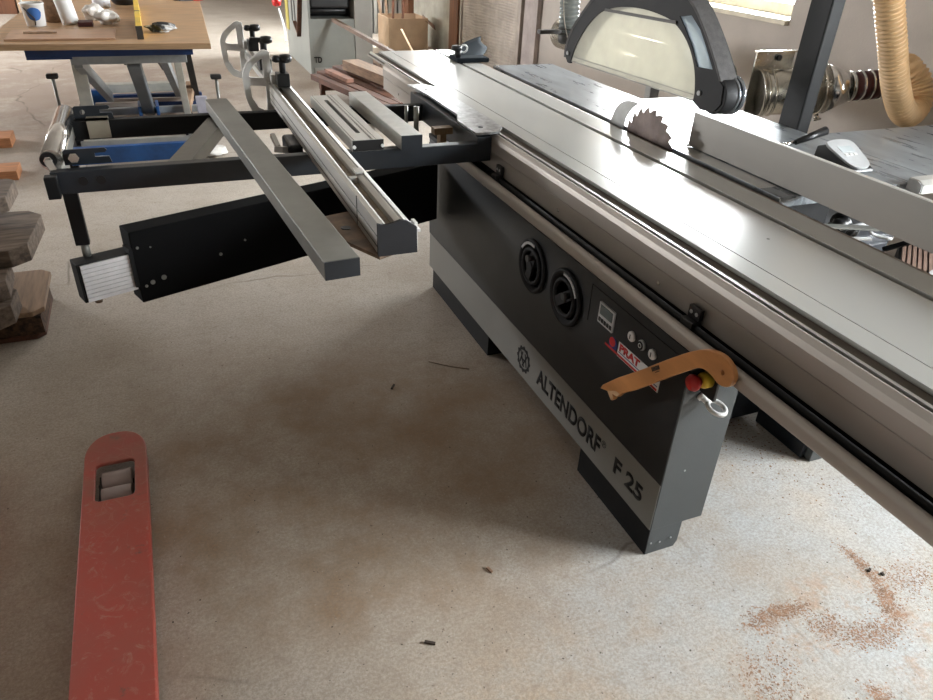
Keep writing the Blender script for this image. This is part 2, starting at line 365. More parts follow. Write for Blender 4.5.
def solo(name, bm, m, label, cat, group=None, bev=0.0):
    o = mk(name, bm, m, None, bev); o['label'] = label; o['category'] = cat
    if group: o['group'] = group
    return o
def struct(name, bm, m, parent=None, bev=0.0):
    o = mk(name, bm, m, parent, bev); o['kind'] = 'structure'; return o
def copy_thing(o, loc, label, rz=0):
    c = o.copy(); COL.objects.link(c); c.location = loc; c.rotation_euler.z = rz; c['label'] = label
    for ch in list(o.children):
        d = ch.copy(); COL.objects.link(d); d.parent = c
        for g in ch.children:
            e = g.copy(); COL.objects.link(e); e.parent = d
    return c

# ------------------------------------------------------------ room
RX0, RX1, RY0, RY1, RH = -6.0, 3.6, -4.6, 15.9, 3.4
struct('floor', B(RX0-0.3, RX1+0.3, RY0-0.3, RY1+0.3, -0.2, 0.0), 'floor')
struct('ceiling', B(RX0-0.3, RX1+0.3, RY0-0.3, RY1+0.3, RH, RH+0.2), 'ceil')
bm = bmesh.new()
ys = sorted(WINS); y = RY0-0.3
for (y0, y1, z0, z1) in ys:
    box(bm, RX1, RX1+0.3, y, y0, 0, RH); box(bm, RX1, RX1+0.3, y0, y1, 0, z0); box(bm, RX1, RX1+0.3, y0, y1, z1, RH); y = y1
box(bm, RX1, RX1+0.3, y, RY1+0.3, 0, RH)
struct('wall_right', bm, 'wall')
bm = bmesh.new(); FILL_OPENING = (8.8, 11.6, 1.4, 2.4)      # unseen opening added in the left wall to brighten the far end
box(bm, RX0-0.3, RX0, RY0-0.3, FILL_OPENING[0], 0, RH); box(bm, RX0-0.3, RX0, FILL_OPENING[1], RY1+0.3, 0, RH)
box(bm, RX0-0.3, RX0, FILL_OPENING[0], FILL_OPENING[1], 0, FILL_OPENING[2]); box(bm, RX0-0.3, RX0, FILL_OPENING[0], FILL_OPENING[1], FILL_OPENING[3], RH)
struct('wall_left', bm, 'wallplain')
struct('wall_far', B(RX0, RX1, RY1, RY1+0.3, 0, RH), 'wallplain')
struct('wall_near', B(RX0, RX1, RY0-0.3, RY0, 0, RH), 'wallplain')
for i, (y0, y1, z0, z1) in enumerate(WINS):
    fr = bmesh.new(); X0, X1 = RX1+0.17, RX1+0.23
    box(fr, X0, X1, y0, y1, z0+0.03, z0+0.10); box(fr, X0, X1, y0, y1, z1-0.07, z1)
    box(fr, X0, X1, y0, y0+0.06, z0+0.10, z1-0.07); box(fr, X0, X1, y1-0.06, y1, z0+0.10, z1-0.07)
    box(fr, X0, X1, (y0+y1)/2-0.03, (y0+y1)/2+0.03, z0+0.10, z1-0.07)
    f = struct('window_%d' % (i+1), fr, 'frame', None, 0.004)
    s = mk('window_sill', B(RX1-0.03, RX1+0.25, y0+0.005, y1-0.005, z0, z0+0.03), 'frame', f, 0.004)
    p = mk('pane', B(RX1+0.195, RX1+0.20, y0+0.05, y1-0.05, z0+0.09, z1-0.06), 'pane', f)

# far part of the right wall: posts, shutter, pilaster
def post(y0, y1, lab):
    solo('wooden_post', B(RX1-0.10, RX1-0.002, y0, y1, 0, 3.0), 'brownpost', lab, 'post', bev=0.005)
post(8.75, 9.02, 'brown wooden post at the left edge of the ribbed shutter')
post(10.65, 10.95, 'brown wooden post on the wall behind the cardboard box')
sh = thing('roller_shutter', 'closed beige ribbed roller shutter on the right wall beyond the saw', 'shutter', (RX1, 7.9, 0))
bm = bmesh.new()
for i in range(90):
    z = 0.01+i*0.028
    prism(bm, [(RX1-0.045, z), (RX1-0.050, z+0.014), (RX1-0.045, z+0.028), (RX1-0.03, z+0.028), (RX1-0.03, z)], 'y', 7.18, 8.70)
mk('slats', bm, mat('shutter_beige', (0.42, 0.365, 0.315), 0.6), sh)
bm = bmesh.new(); box(bm, RX1-0.07, RX1-0.002, 7.10, 7.18, 0, 2.6); box(bm, RX1-0.07, RX1-0.002, 8.70, 8.75, 0, 2.6); box(bm, RX1-0.07, RX1-0.002, 7.10, 8.75, 2.54, 2.64)
mk('guide_rail', bm, mat('shutter_rail', (0.36, 0.31, 0.27), 0.5), sh)
struct('trim_1', B(RX1-0.05, RX1-0.002, 6.78, 7.06, 0, RH), mat('pinkish_pilaster', (0.40, 0.345, 0.325), 0.7))
struct('trim_2', B(RX1-0.03, RX1-0.002, 9.06, 10.60, 0.0, 0.98), mat('pale_wall_panel', (0.36, 0.345, 0.29), 0.6))

# ------------------------------------------------------------ the panel saw
saw = thing('panel_saw', 'large grey sliding table panel saw lettered ALTENDORF F 25', 'saw', (1.2, 2.0, 0))
PX = 1.111
bm = bmesh.new(); prism(bm, [(1.140, 0.10), (3.03, 0.10), (3.068, 0.725), (1.140, 0.725)], 'x', PX, 1.293)
cab = mk('front_cabinet', bm, 'bodygrey', saw, 0.002)
bm = bmesh.new(); prism(bm, [(1.142, 0.272), (3.04, 0.272), (3.067, 0.70), (1.142, 0.70)], 'x', PX-0.002, PX); mk('front_panel', bm, 'charcoal', saw)
mk('grey_stripe', B(PX-0.003, PX, 1.142, 3.03, 0.102, 0.272), 'band', saw)
bm = bmesh.new(); prism(bm, [(PX+0.003, 0), (1.215, 0), (1.225, 0.02), (1.225, 0.10), (PX+0.003, 0.10)], 'y', 1.142, 1.54); mk('foot', bm, 'bodygrey', saw)
mk('foot_front', B(PX+0.0005, PX+0.004, 1.142, 1.54, 0.0, 0.1015), 'black', saw)
bm = bmesh.new(); prism(bm, [(PX+0.003, 0), (1.225, 0), (1.225, 0.10), (PX+0.003, 0.10)], 'y', 2.31, 2.99); mk('foot', bm, 'black', saw)
# screws on the grey end
for x, z in ((1.125, 0.045), (1.157, 0.04), (1.195, 0.045), (1.18, 0.31)):
    bm = bmesh.new(); cyl(bm, (x, 1.1405, z), (x, 1.1385, z), 0.003, seg=10); mk('screw_head', bm, 'lightgrey', saw)
mk('light_leak_block', B(1.19, 1.28, 1.541, 2.309, 0.0, 0.0995), 'black', saw)  # added block, keeps light from leaking between the feet
# lettering
mk('lettering', text('ALTENDORF', frame_left(PX-0.0032, 1.872, 0.146), 0.437, 0.070, fat=0.035), 'black', saw, label='black lettering ALTENDORF on the grey stripe')
mk('registered_mark', text('®', frame_left(PX-0.0032, 1.43, 0.195), 0.024, 0.024), 'black', saw)
mk('lettering', text('F 25', frame_left(PX-0.0032, 1.352, 0.152), 0.150, 0.060, fat=0.035), 'black', saw, label='black lettering F 25 on the grey stripe')
def gear(cy, cz, R, n=12):
    o = []
    for i in range(n*4):
        t = 2*math.pi*i/(n*4); r = R*(1.13 if i % 4 in (0, 1) else 1.0); o.append((-(cy)+r*math.cos(t), cz+r*math.sin(t)))
    return o
bm = plate([gear(1.982, 0.180, 0.048), circ(-1.982, 0.180, 0.038)], frame_left(PX-0.0038, 0, 0), 0.0006)
b2 = bmesh.new()
for a, c in (((-0.026, 0.026), (0.006, -0.030)), ((0.026, 0.026), (-0.006, -0.030)), ((-0.010, 0.028), (-0.026, -0.022)), ((0.010, 0.028), (0.026, -0.022)), ((-0.018, -0.002), (0.018, -0.002))):
    beam(b2, (PX-0.0038, 1.982-a[0], 0.18+a[1]), (PX-0.0038, 1.982-c[0], 0.18+c[1]), 0.007, 0.0006, (1, 0, 0))
tmp = bpy.data.meshes.new('t'); b2.to_mesh(tmp); b2.free(); bm.from_mesh(tmp); bpy.data.meshes.remove(tmp)
mk('emblem', bm, 'black', saw, label='black cogwheel emblem with crossed letter strokes')
# recessed handwheels
def handwheel(cy, cz, a0, m0):
    bm = bmesh.new()
    lathe(bm, [(0.096, 0.0), (0.096, 0.010), (0.088, 0.014), (0.080, 0.008), (0.074, -0.0005), (0.02, -0.001), (0.0, -0.001)], (PX-0.002, cy, cz), (-1, 0, 0), 44)
    h = mk('handwheel', bm, 'matteblack', saw)
    bm = bmesh.new(); torus(bm, (PX-0.010, cy, cz), (1, 0, 0), 0.060, 0.008, 36, 8)
    t = a0; beam(bm, (PX-0.010, cy-0.056*math.cos(t), cz-0.056*math.sin(t)), (PX-0.010, cy+0.056*math.cos(t), cz+0.056*math.sin(t)), 0.034, 0.010, (1, 0, 0))
    cyl(bm, (PX-0.004, cy, cz), (PX-0.020, cy, cz), 0.018); mk('wheel_rim', bm, 'matteblack', h)
    bm = bmesh.new(); c = Vector((PX-0.014, cy+0.040*math.cos(t), cz+0.040*math.sin(t)))
    cyl(bm, c, c+Vector((-0.024, 0, 0)), 0.010, 0.012); mk('grip', bm, 'plastic', h)
    bm = bmesh.new(); n = 16; w0 = 1.25
    pts = [(cy+0.086*math.cos(m0+w0*i/n), cz+0.086*math.sin(m0+w0*i/n)) for i in range(n+1)] + [(cy+0.077*math.cos(m0+w0*(n-i)/n), cz+0.077*math.sin(m0+w0*(n-i)/n)) for i in range(n+1)]
    prism(bm, pts, 'x', PX-0.0175, PX-0.0145); mk('dial_mark', bm, 'lightgrey', h, label='pale curved scale mark')
handwheel(1.982, 0.565, 1.9, 0.55); handwheel(1.745, 0.560, 2.5, 1.45)
# display with keys
bm = plate([rrect(-1.552, -1.472, 0.578, 0.645, 0.003)], frame_left(PX-0.0045, 0, 0), 0.005)
d = mk('display_panel', bm, 'lightgrey', saw)
mk('screen', B(PX-0.0085, PX-0.007, 1.480, 1.544, 0.608, 0.638), 'lcd', d)
for i in range(5): mk('key', B(PX-0.009, PX-0.007, 1.478+i*0.0145, 1.488+i*0.0145, 0.585, 0.597), 'plastic', d)
for i, (yy, c) in enumerate(((1.382, 'white'), (1.333, 'black'), (1.283, 'white'))):
    bm = bmesh.new(); lathe(bm, [(0.0150, 0), (0.0150, 0.006), (0.012, 0.009), (0, 0.009)], (PX-0.002, yy, 0.619), (-1, 0, 0)); bt = mk('push_button', bm, 'lightgrey' if i == 1 else 'white', saw)
    if i == 1:
        bm = bmesh.new(); torus(bm, (PX-0.011, yy, 0.619), (1, 0, 0), 0.0095, 0.0022, 20, 6); mk('button_ring', bm, 'black', bt)
        bm = bmesh.new(); cyl(bm, (PX-0.010, yy, 0.619), (PX-0.012, yy, 0.619), 0.0125); mk('button_face', bm, 'plastic', bt)
        bm = bmesh.new(); torus(bm, (PX-0.0125, yy, 0.619), (1, 0, 0), 0.006, 0.0012, 20, 6); mk('button_mark', bm, 'white', bt)
    else: mk('button_mark', B(PX-0.012, PX-0.0108, yy-0.0015, yy+0.0015, 0.612, 0.626), 'black', bt)
# sticker
st = mk('sticker', B(PX-0.0035, PX-0.002, 1.235, 1.435, 0.525, 0.572), 'white', saw, label='white sticker with red lettering')
mk('sticker_lettering', text('PRAT', frame_left(PX-0.0037, 1.428, 0.546), 0.100, 0.024, fat=0.045), 'red', st)
mk('sticker_line', B(PX-0.0042, PX-0.0036, 1.24, 1.43, 0.540, 0.5425), 'navy', st)
mk('sticker_line', B(PX-0.0042, PX-0.0036, 1.24, 1.43, 0.527, 0.534), 'red', st)
bm = bmesh.new(); cyl(bm, (PX-0.002, 1.462, 0.548), (PX-0.0037, 1.462, 0.548), 0.021); em = mk('round_emblem', bm, 'navy', st)
bm = bmesh.new(); cyl(bm, (PX-0.0037, 1.466, 0.553), (PX-0.0042, 1.466, 0.553), 0.015); box(bm, PX-0.0042, PX-0.0037, 1.43, 1.50, 0.527, 0.534); mk('emblem_red', bm, 'red', st)
# inlaid line of the control field
bm = bmesh.new(); beam(bm, (PX-0.003, 1.61, 0.672), (PX-0.003, 1.19, 0.672), 0.003, 0.002); beam(bm, (PX-0.003, 1.61, 0.672), (PX-0.003, 1.61, 0.55), 0.003, 0.002, (1, 0, 0)); mk('panel_seam', bm, 'plastic', saw)
# stop button on its black bracket, lifting eye
br = mk('switch_bracket', B(1.156, 1.166, 1.086, 1.141, 0.585, 0.715), 'plastic', saw, 0.002)
bm = bmesh.new(); lathe(bm, [(0.021, 0), (0.021, 0.018), (0.017, 0.026), (0.0, 0.026)], (1.156, 1.118, 0.634), (-1, 0, 0)); es = mk('emergency_stop', bm, 'yellow', saw)
bm = bmesh.new(); lathe(bm, [(0.012, 0.016), (0.014, 0.024), (0.021, 0.028), (0.0225, 0.036), (0.019, 0.044), (0.0, 0.047)], (1.143, 1.118, 0.634), (-1, 0, 0)); mk('stop_knob', bm, 'red', es)
bm = bmesh.new(); torus(bm, (1.187, 1.098, 0.553), (0.15, -0.25, 0.95), 0.0245, 0.0065); cyl(bm, (1.163, 1.141, 0.570), (1.172, 1.118, 0.560), 0.008); cyl(bm, (1.163, 1.140, 0.570), (1.166, 1.131, 0.567), 0.012, seg=6)
mk('lifting_eye', bm, 'white_cast', saw)
# push rail along the front
bm = plate([rrect(1.070, 1.098, 0.728, 0.769, 0.012)], at(XZ, 0, 1.35, 0), 2.90)
mk('push_rail', bm, 'aluside', saw)
bm = bmesh.new(); box(bm, 1.102, 1.20, -0.10, 3.05, 0.7255, 0.745); box(bm, 1.14, 1.60, 0.0, 3.05, 0.745, 0.766); mk('slide_base', bm, 'black', saw)
bm = bmesh.new()
cyl(bm, (1.115, 0.15, 0.762), (1.115, 2.34, 0.762), 0.009, seg=12)
mk('guide_rod', bm, 'matteblack', saw)
for yy in (2.33, 1.18):
    bm = bmesh.new(); box(bm, 1.098, 1.128, yy-0.022, yy+0.022, 0.745, 0.782); box(bm, 1.116, 1.129, yy-0.022, yy+0.022, 0.782, 0.812); c = mk('rod_clamp', bm, 'plastic', saw, 0.002)
    bm = bmesh.new()
    for s in (-0.010, 0.010): cyl(bm, (1.1165, yy+s, 0.797), (1.1145, yy+s, 0.797), 0.005, seg=12)
    mk('clamp_screw', bm, 'lightgrey', c)
# sliding table: profile + top strips
Y0, Y1 = 0.02, 4.22
bm = bmesh.new(); prism(bm, [(1.134, 0.768), (1.134, 0.829), (1.137, 0.8315), (1.131, 0.834), (1.131, 0.872), (1.136, 0.886), (1.145, 0.8985), (1.149, 0.8985), (1.150, 0.884), (1.655, 0.884), (1.655, 0.80), (1.30, 0.768)], 'y', Y0, 3.87); box(bm, 1.145, 1.655, 3.87, Y1, 0.878, 0.884)
tb = mk('sliding_table', bm, 'aluside', saw)
bm = bmesh.new(); box(bm, 1.1505, 1.1590, Y0, Y1, 0.884, 0.888); box(bm, 1.168, 1.2125, Y0, Y1, 0.884, 0.889); mk('edge_groove', bm, 'bandgroove', tb)
mk('edge_rail', B(1.159, 1.168, Y0, Y1, 0.884, 0.8995), 'alu', tb)
bm = bmesh.new(); box(bm, 1.2125, 1.2765, Y0, Y1, 0.884, 0.900); box(bm, 1.2795, 1.5375, Y0, Y1, 0.884, 0.900); box(bm, 1.2765, 1.2795, Y0, Y1, 0.884, 0.894)
box(bm, 1.5605, 1.658, Y0, Y1, 0.884, 0.900)
mk('table_top', bm, 'table', tb)
mk('slot', B(1.5375, 1.5605, Y0, Y1, 0.884, 0.889), 'darkslot', tb)
bm = bmesh.new(); prism(bm, [(1.658, 0.80), (1.658, 0.8995), (1.688, 0.892), (1.688, 0.80)], 'y', Y0, Y1); mk('rebate_edge', bm, mat('rebate_brown', (0.20, 0.155, 0.125), 0.6, 0.0), tb)
for yy in (0.53, 1.35, 1.9, 3.3, 3.6):
    bm = bmesh.new(); cyl(bm, (1.136, yy, 0.795), (1.131, yy, 0.795), 0.006, seg=12); mk('side_screw', bm, 'chrome', tb)
bm = bmesh.new()
for x, yy in ((1.335, 1.62), (1.43, 1.31)): cyl(bm, (x, yy, 0.8995), (x, yy, 0.9006), 0.004, seg=10)
mk('top_plug', bm, 'darkslot', tb)
# machine cabinet under the fixed table
bm = bmesh.new(); box(bm, 1.90, 2.25, 1.33, 1.56, 0.0, 0.38); box(bm, 1.293, 1.92, 1.56, 2.5, 0.04, 0.70)
mk('machine_cabinet', bm, 'steelblue', saw, 0.003)
mk('cabinet_end', B(1.915, 2.25, 1.302, 1.33, 0.0, 0.37), 'bodygrey', saw, 0.002)
mk('open_cabinet', B(1.72, 2.0, 1.62, 2.70, 0.10, 0.86), 'matteblack', saw)
# fixed tables
bm = bmesh.new(); box(bm, 1.705, 2.065, 1.56, 3.715, 0.868, 0.900); mk('fixed_table', bm, 'iron', saw, 0.0015)
mk('fixed_table', B(2.067, 2.40, 1.56, 2.84, 0.868, 0.8995), 'iron', saw, 0.0015)
bm = bmesh.new(); box(bm, 2.402, 3.25, 1.56, 2.14, 0.872, 0.8995); mk('extension_table', bm, 'iron', saw, 0.0015)
bm = bmesh.new(); box(bm, 2.9, 2.96, 1.60, 1.66, 0, 0.872); box(bm, 2.9, 2.96, 2.04, 2.10, 0, 0.872); mk('extension_leg', bm, 'steelblue', saw)
mk('table_insert', B(1.7065, 1.775, 1.65, 2.62, 0.8995, 0.9004), 'alu', saw)
bm = bmesh.new(); prism(bm, [(1.500, 0.882), (1.500, 0.912), (1.520, 0.922), (1.556, 0.922), (1.556, 0.905), (1.535, 0.900), (1.535, 0.882)], 'x', 2.245, 3.3); mk('scale_rail', bm, 'rail', saw)
bm = bmesh.new(); prism(bm, [(1.502, 0.882), (1.502, 0.910), (1.520, 0.920), (1.554, 0.920), (1.554, 0.882)], 'x', 2.240, 2.245); mk('rail_end_cap', bm, 'lightgrey', saw)
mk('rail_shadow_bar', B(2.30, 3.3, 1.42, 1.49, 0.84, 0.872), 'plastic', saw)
# blade and riving knife
R = 0.165; cy_, cz_ = 2.247, 0.846; N = 22; pts = []
for i in range(N):
    t = 2*math.pi*i/N; s = 2*math.pi/N
    for f, r in ((0.0, R), (0.06, R*0.90), (0.16, R*0.872), (0.30, R*0.90), (0.55, R*0.945), (0.96, R*0.995)):
        pts.append((cy_+r*math.cos(t+f*s), cz_+r*math.sin(t+f*s)))
bl = mk('saw_blade', plate([pts, circ(cy_, cz_, 0.015)], at(YZ, 1.6955), 0.0026), 'blade', saw)
kn = smooth_loop([(2.512, 0.895), (2.480, 0.962), (2.425, 0.998), (2.352, 1.008)], 5) + [(2.345, 1.002), (2.372, 0.985)] + smooth_loop([(2.385, 0.972), (2.408, 0.938), (2.418, 0.89)], 4) + [(2.41, 0.80), (2.50, 0.80)]
mk('riving_knife', plate([kn], at(YZ, 1.6955), 0.004), 'knife', saw)

# ------------------------------------------------------------ rip fence and its readout
rf = thing('rip_fence', 'tall grey aluminium rip fence standing on the fixed table right of the blade', 'fence', (1.79, 1.3, 0.9))
bm = bmesh.new(); box(bm, 1.780, 1.789, 0.35, 2.115, 0.903, 1.0215); mk('fence_face', bm, 'fence', rf, 0.001)
mk('fence_lip', B(1.780, 1.7925, 0.35, 2.115, 1.0215, 1.0245), 'rail', rf)
bm = bmesh.new(); box(bm, 1.789, 1.815, 0.35, 2.112, 0.903, 0.935); mk('fence_foot', bm, 'fence', rf)
bm = bmesh.new(); cyl(bm, (1.8, 2.09, 0.905), (1.775, 2.115, 0.905), 0.004, seg=10); mk('end_screw', bm, 'white', rf)
lv = thing('clamping_lever', 'chrome clamping lever with black grip behind the fence top', 'lever', (2.12, 1.98, 0.9))
bm = bmesh.new(); lathe(bm, [(0.022, 0.0), (0.022, 0.012), (0.016, 0.018), (0.016, 0.026), (0, 0.028)], (2.09, 1.985, 0.900)); cyl(bm, (2.09, 1.985, 0.918), (2.17, 1.985, 0.926), 0.006, seg=12); torus(bm, (2.06, 2.01, 0.920), (0.3, 0, 1), 0.018, 0.005, 20, 8); mk('lever_base', bm, 'chrome', lv)
bm = bmesh.new(); cyl(bm, (2.165, 1.985, 0.925), (2.30, 1.985, 0.960), 0.010, 0.017, seg=16); mk('grip', bm, 'plastic', lv)
ro = thing('digital_readout', 'small wedge shaped digital readout with grey face and black sides beside the fence', 'readout', (2.2, 1.8, 0.9))
bm = bmesh.new(); prism(bm, [(1.685, 0.9005), (1.855, 0.9005), (1.850, 0.953), (1.820, 0.965), (1.69, 0.912)], 'x', 2.125, 2.235); mk('housing', bm, 'plastic', ro, 0.004)
Mr = Matrix.Translation((2.185, 1.755, 0.9425)) @ Matrix.Rotation(math.radians(22.2), 4, 'X')
mk('face', plate([smooth_loop([(-0.052, 0.072), (0.052, 0.072), (0.054, 0.0), (0.040, -0.055), (0, -0.074), (-0.040, -0.055), (-0.054, 0.0)], 4, True)], Mr, 0.006, 0.001), 'lightgrey', ro)
mk('screen', B(-0.030, 0.030, 0.012, 0.042, 0.0042, 0.0052, M=Mr), mat('pale_screen', (0.55, 0.6, 0.62), 0.15), ro)
bm = bmesh.new()
for k in range(3): box(bm, -0.028+k*0.020, -0.014+k*0.020, -0.008, 0.003, 0.004, 0.0056, M=Mr)
mk('keys', bm, 'white', ro)

# ------------------------------------------------------------ blade guard, post, suction
gd = thing('blade_guard', 'overhead blade guard hood with clear dusty side windows above the blade', 'guard', (1.7, 2.3, 1.08))
inner = smooth_loop([(2.822, 1.076), (2.795, 1.140), (2.735, 1.215), (2.665, 1.272), (2.602, 1.300), (2.505, 1.322), (2.375, 1.332), (2.247, 1.326), (2.160, 1.309), (2.079, 1.264), (2.021, 1.199), (1.993, 1.129), (1.992, 1.094)], 5)
outer = smooth_loop([(2.868, 1.085), (2.866, 1.130), (2.835, 1.195), (2.770, 1.262), (2.690, 1.330), (2.580, 1.385), (2.450, 1.418), (2.320, 1.430), (2.200, 1.420), (2.095, 1.376), (2.020, 1.318), (1.945, 1.245), (1.885, 1.178)], 5)
hood = [(2.850, 1.068)] + outer + [(1.862, 1.165), (1.856, 1.11), (1.885, 1.080), (1.950, 1.076)] + list(reversed(inner)) + [(2.832, 1.066)]
sil = [(2.143, 1.334), (2.082, 1.345), (2.026, 1.310), (1.980, 1.264), (1.927, 1.205), (2.004, 1.199), (2.052, 1.257), (2.110, 1.309)]
mk('hood_frame', plate([hood, sil], at(YZ, 1.664), 0.012, 0.0), 'hoodgrey', gd)
mk('hood_frame', plate([hood, sil], at(YZ, 1.729), 0.012, 0.0), 'hoodgrey', gd)
mk('side_window', plate([inner], at(YZ, 1.6630), 0.003), 'guardclear', gd, label='dusty clear half round side window')
mk('side_window', plate([inner], at(YZ, 1.7300), 0.003), 'guardclear', gd)
mk('vent_window', plate([sil], at(YZ, 1.664), 0.004), 'guardclear2', gd, label='bluish clear curved window')
mk('vent_window', plate([sil], at(YZ, 1.729), 0.004), 'guardclear2', gd)
shell = outer; bm = bmesh.new(); rows = []
for (a, b_) in outer:
    rows.append([bm.verts.new((x, a, b_)) for x in (1.657, 1.722)])
for p, q in zip(rows, rows[1:]): bm.faces.new((p[0], p[1], q[1], q[0]))
r_ = bmesh.ops.extrude_face_region(bm, geom=list(bm.faces)); cc = Vector((1.72, 2.40, 1.15))
for g in r_['geom']:
    if isinstance(g, bmesh.types.BMVert): g.co = g.co + (g.co-cc).normalized()*0.012*Vector((0, 1, 1)).length/1.414
mk('hood_cover', bm, mat('textured_grey_rubber', (0.085, 0.08, 0.08), 0.65, 0, 0.15, 50, bump=0.5, bscale=300), gd)
bm = bmesh.new(); cyl(bm, (1.662, 1.900, 1.130), (1.722, 1.900, 1.130), 0.058, seg=36); e_ = mk('end_wheel', bm, 'hoodgrey', gd, 0.003)
bm = bmesh.new(); torus(bm, (1.715, 1.900, 1.130), (1, 0, 0), 0.057, 0.005, 36, 8); torus(bm, (1.735, 1.900, 1.130), (1, 0, 0), 0.055, 0.007, 36, 8); mk('wheel_ring', bm, mat('bluish_chrome', (0.45, 0.5, 0.56), 0.25, 0.9), gd)
bm = bmesh.new(); cyl(bm, (1.658, 1.965, 1.125), (1.652, 1.965, 1.125), 0.008, seg=16); cyl(bm, (1.658, 2.848, 1.105), (1.652, 2.848, 1.105), 0.008, seg=16); mk('screw_head', bm, 'lightgrey', gd)
bm = bmesh.new(); beam(bm, (1.6555, 2.60, 1.302), (1.6555, 2.15, 1.314), 0.006, 0.010); mk('window_rail', bm, 'skirt', gd)
bm = bmesh.new(); beam(bm, (1.6605, 2.810, 1.096), (1.6605, 2.000, 1.113), 0.003, 0.003); beam(bm, (1.6605, 2.815, 1.078), (1.6605, 1.998, 1.095), 0.004, 0.004); mk('window_edge_line', bm, 'tubegrey', gd)
bm = bmesh.new(); box(bm, 1.672, 1.722, 2.21, 2.33, 1.43, 2.099); mk('hanger', bm, 'hoodgrey', gd)
ps = thing('overarm_post', 'tall square black post rising behind the extension table', 'post', (2.43, 2.27, 0))
mk('upright', B(2.405, 2.470, 2.215, 2.325, 0.0, 2.2), 'black', ps, 0.006)
mk('overarm', B(1.66, 2.404, 2.215, 2.325, 2.1, 2.2), 'black', ps, 0.006)
mk('base_plate', B(2.405, 2.60, 2.17, 2.37, 0.0, 0.015), 'black', ps)
ch = thing('clear_hose', 'translucent grey suction hose hanging at the far end of the blade guard', 'hose', (1.7, 2.96, 1.12))
bm = bmesh.new(); sweep(bm, [(1.72, 2.97, 1.16), (1.712, 2.975, 1.3), (1.70, 2.98, 1.6), (1.69, 2.98, 2.2)], 0.043, 20, 0.018, 0.0022); mk('corrugated_tube', bm, 'clearhose', ch)
bm = bmesh.new(); torus(bm, (1.72, 2.97, 1.165), (0, 0, 1), 0.046, 0.006, 28, 8); torus(bm, (1.72, 2.97, 1.185), (0, 0, 1), 0.046, 0.004, 28, 8); lathe(bm, [(0.040, 0), (0.047, 0.012), (0.047, 0.03), (0.04, 0.04)], (1.72, 2.97, 1.125)); mk('end_cuff', bm, 'skirt', ch)
bm = bmesh.new(); box(bm, 1.57, 1.675, 2.955, 2.985, 1.165, 1.180); mk('side_arm', bm, 'skirt', ch)
bm = bmesh.new(); sweep(bm, [(1.655, 2.955, 1.55), (1.66, 2.935, 1.28), (1.685, 2.92, 1.16), (1.72, 2.905, 1.08)], 0.0022, 6); solo('cord', bm, 'cable', 'thin pale cord hanging in front of the translucent hose', 'cord')
bm = bmesh.new(); sweep(bm, [(1.80, 2.96, 1.5), (1.815, 2.96, 1.30), (1.80, 2.95, 1.23), (1.79, 2.93, 1.17)], 0.0022, 6); solo('cord', bm, 'cable', 'thin pale cord hanging between the translucent hose and the guard', 'cord')
bm = bmesh.new(); sweep(bm, [(1.88, 2.86, 1.34), (1.83, 2.86, 1.335), (1.795, 2.87, 1.30), (1.80, 2.87, 1.255), (1.84, 2.86, 1.22)], 0.008, 8); solo('cable', bm, 'plastic', 'black looped cable at the far shoulder of the blade guard', 'cable')

# ducts near the wall
du = thing('extraction_duct', 'galvanised round extraction duct with slide gate along the right wall', 'duct', (2.9, 3.0, 0.9))
for q in du.children: pass
def V3(*a): return Vector(a)
bm = bmesh.new(); cyl(bm, (2.62, 4.6, 0.93), (2.64, 2.99, 0.93), 0.100, seg=40); mk('straight_pipe', bm, 'galv', du)
for yy in (3.32, 3.12, 3.06):
    bm = bmesh.new(); torus(bm, (2.64, yy, 0.93), (0.0, -1, 0), 0.102, 0.006, 40, 8); mk('pipe_ring', bm, 'galv', du)
a_, b_ = V3(2.775, 2.86, 0.893), V3(3.07, 2.74, 0.930); d_ = (b_-a_).normalized()
bm = bmesh.new(); cyl(bm, a_, b_, 0.104, 0.116, seg=48); mk('wide_pipe', bm, 'galv', du)
for t in (0.0, 0.02, 0.05, 0.29):
    bm = bmesh.new(); torus(bm, a_+d_*t, d_, 0.106+t*0.034, 0.006, 44, 8); mk('pipe_ring', bm, 'galv', du)
bm = bmesh.new(); box(bm, 2.735, 2.975, 2.885, 2.893, 0.78, 1.082); box(bm, 2.730, 2.980, 2.875, 2.900, 1.080, 1.087); g_ = mk('slide_gate', bm, 'galv', du, label='square galvanised slide gate plate')
bm = bmesh.new(); cyl(bm, (2.87, 2.884, 1.055), (2.87, 2.870, 1.055), 0.014); mk('gate_knob', bm, 'plastic', g_)
c2_ = b_+d_*0.12
bm = bmesh.new(); cyl(bm, b_, c2_, 0.118, 0.070, 40); mk('reducer', bm, 'chrome', du)
bm = bmesh.new(); cyl(bm, c2_, c2_+d_*0.22, 0.066, seg=32); cp = mk('coupling', bm, 'chrome', du)
bm = bmesh.new()
for t in (0.02, 0.065, 0.11): cyl(bm, c2_+d_*t, c2_+d_*(t+0.03), 0.0685, seg=32)
mk('rubber_sleeve', bm, 'darkred', du)
bm = bmesh.new()
for t in (0.012, 0.055, 0.10, 0.15): torus(bm, c2_+d_*t, d_, 0.069, 0.004, 36, 8)
mk('hose_clamp', bm, 'chrome', du)
mk('pipe_stand', B(2.60, 2.66, 3.5, 3.55, 0, 0.84), 'liftgrey', du)
bm = bmesh.new(); cyl(bm, b_+V3(0, 0, -0.12), b_+V3(0.0, -0.02, -0.15), 0.012); cyl(bm, b_+V3(0.02, -0.02, -0.145), b_+V3(-0.03, -0.02, -0.145), 0.006, seg=10); mk('clamp_bolt', bm, 'chrome', du)
hs_end = c2_+d_*0.20
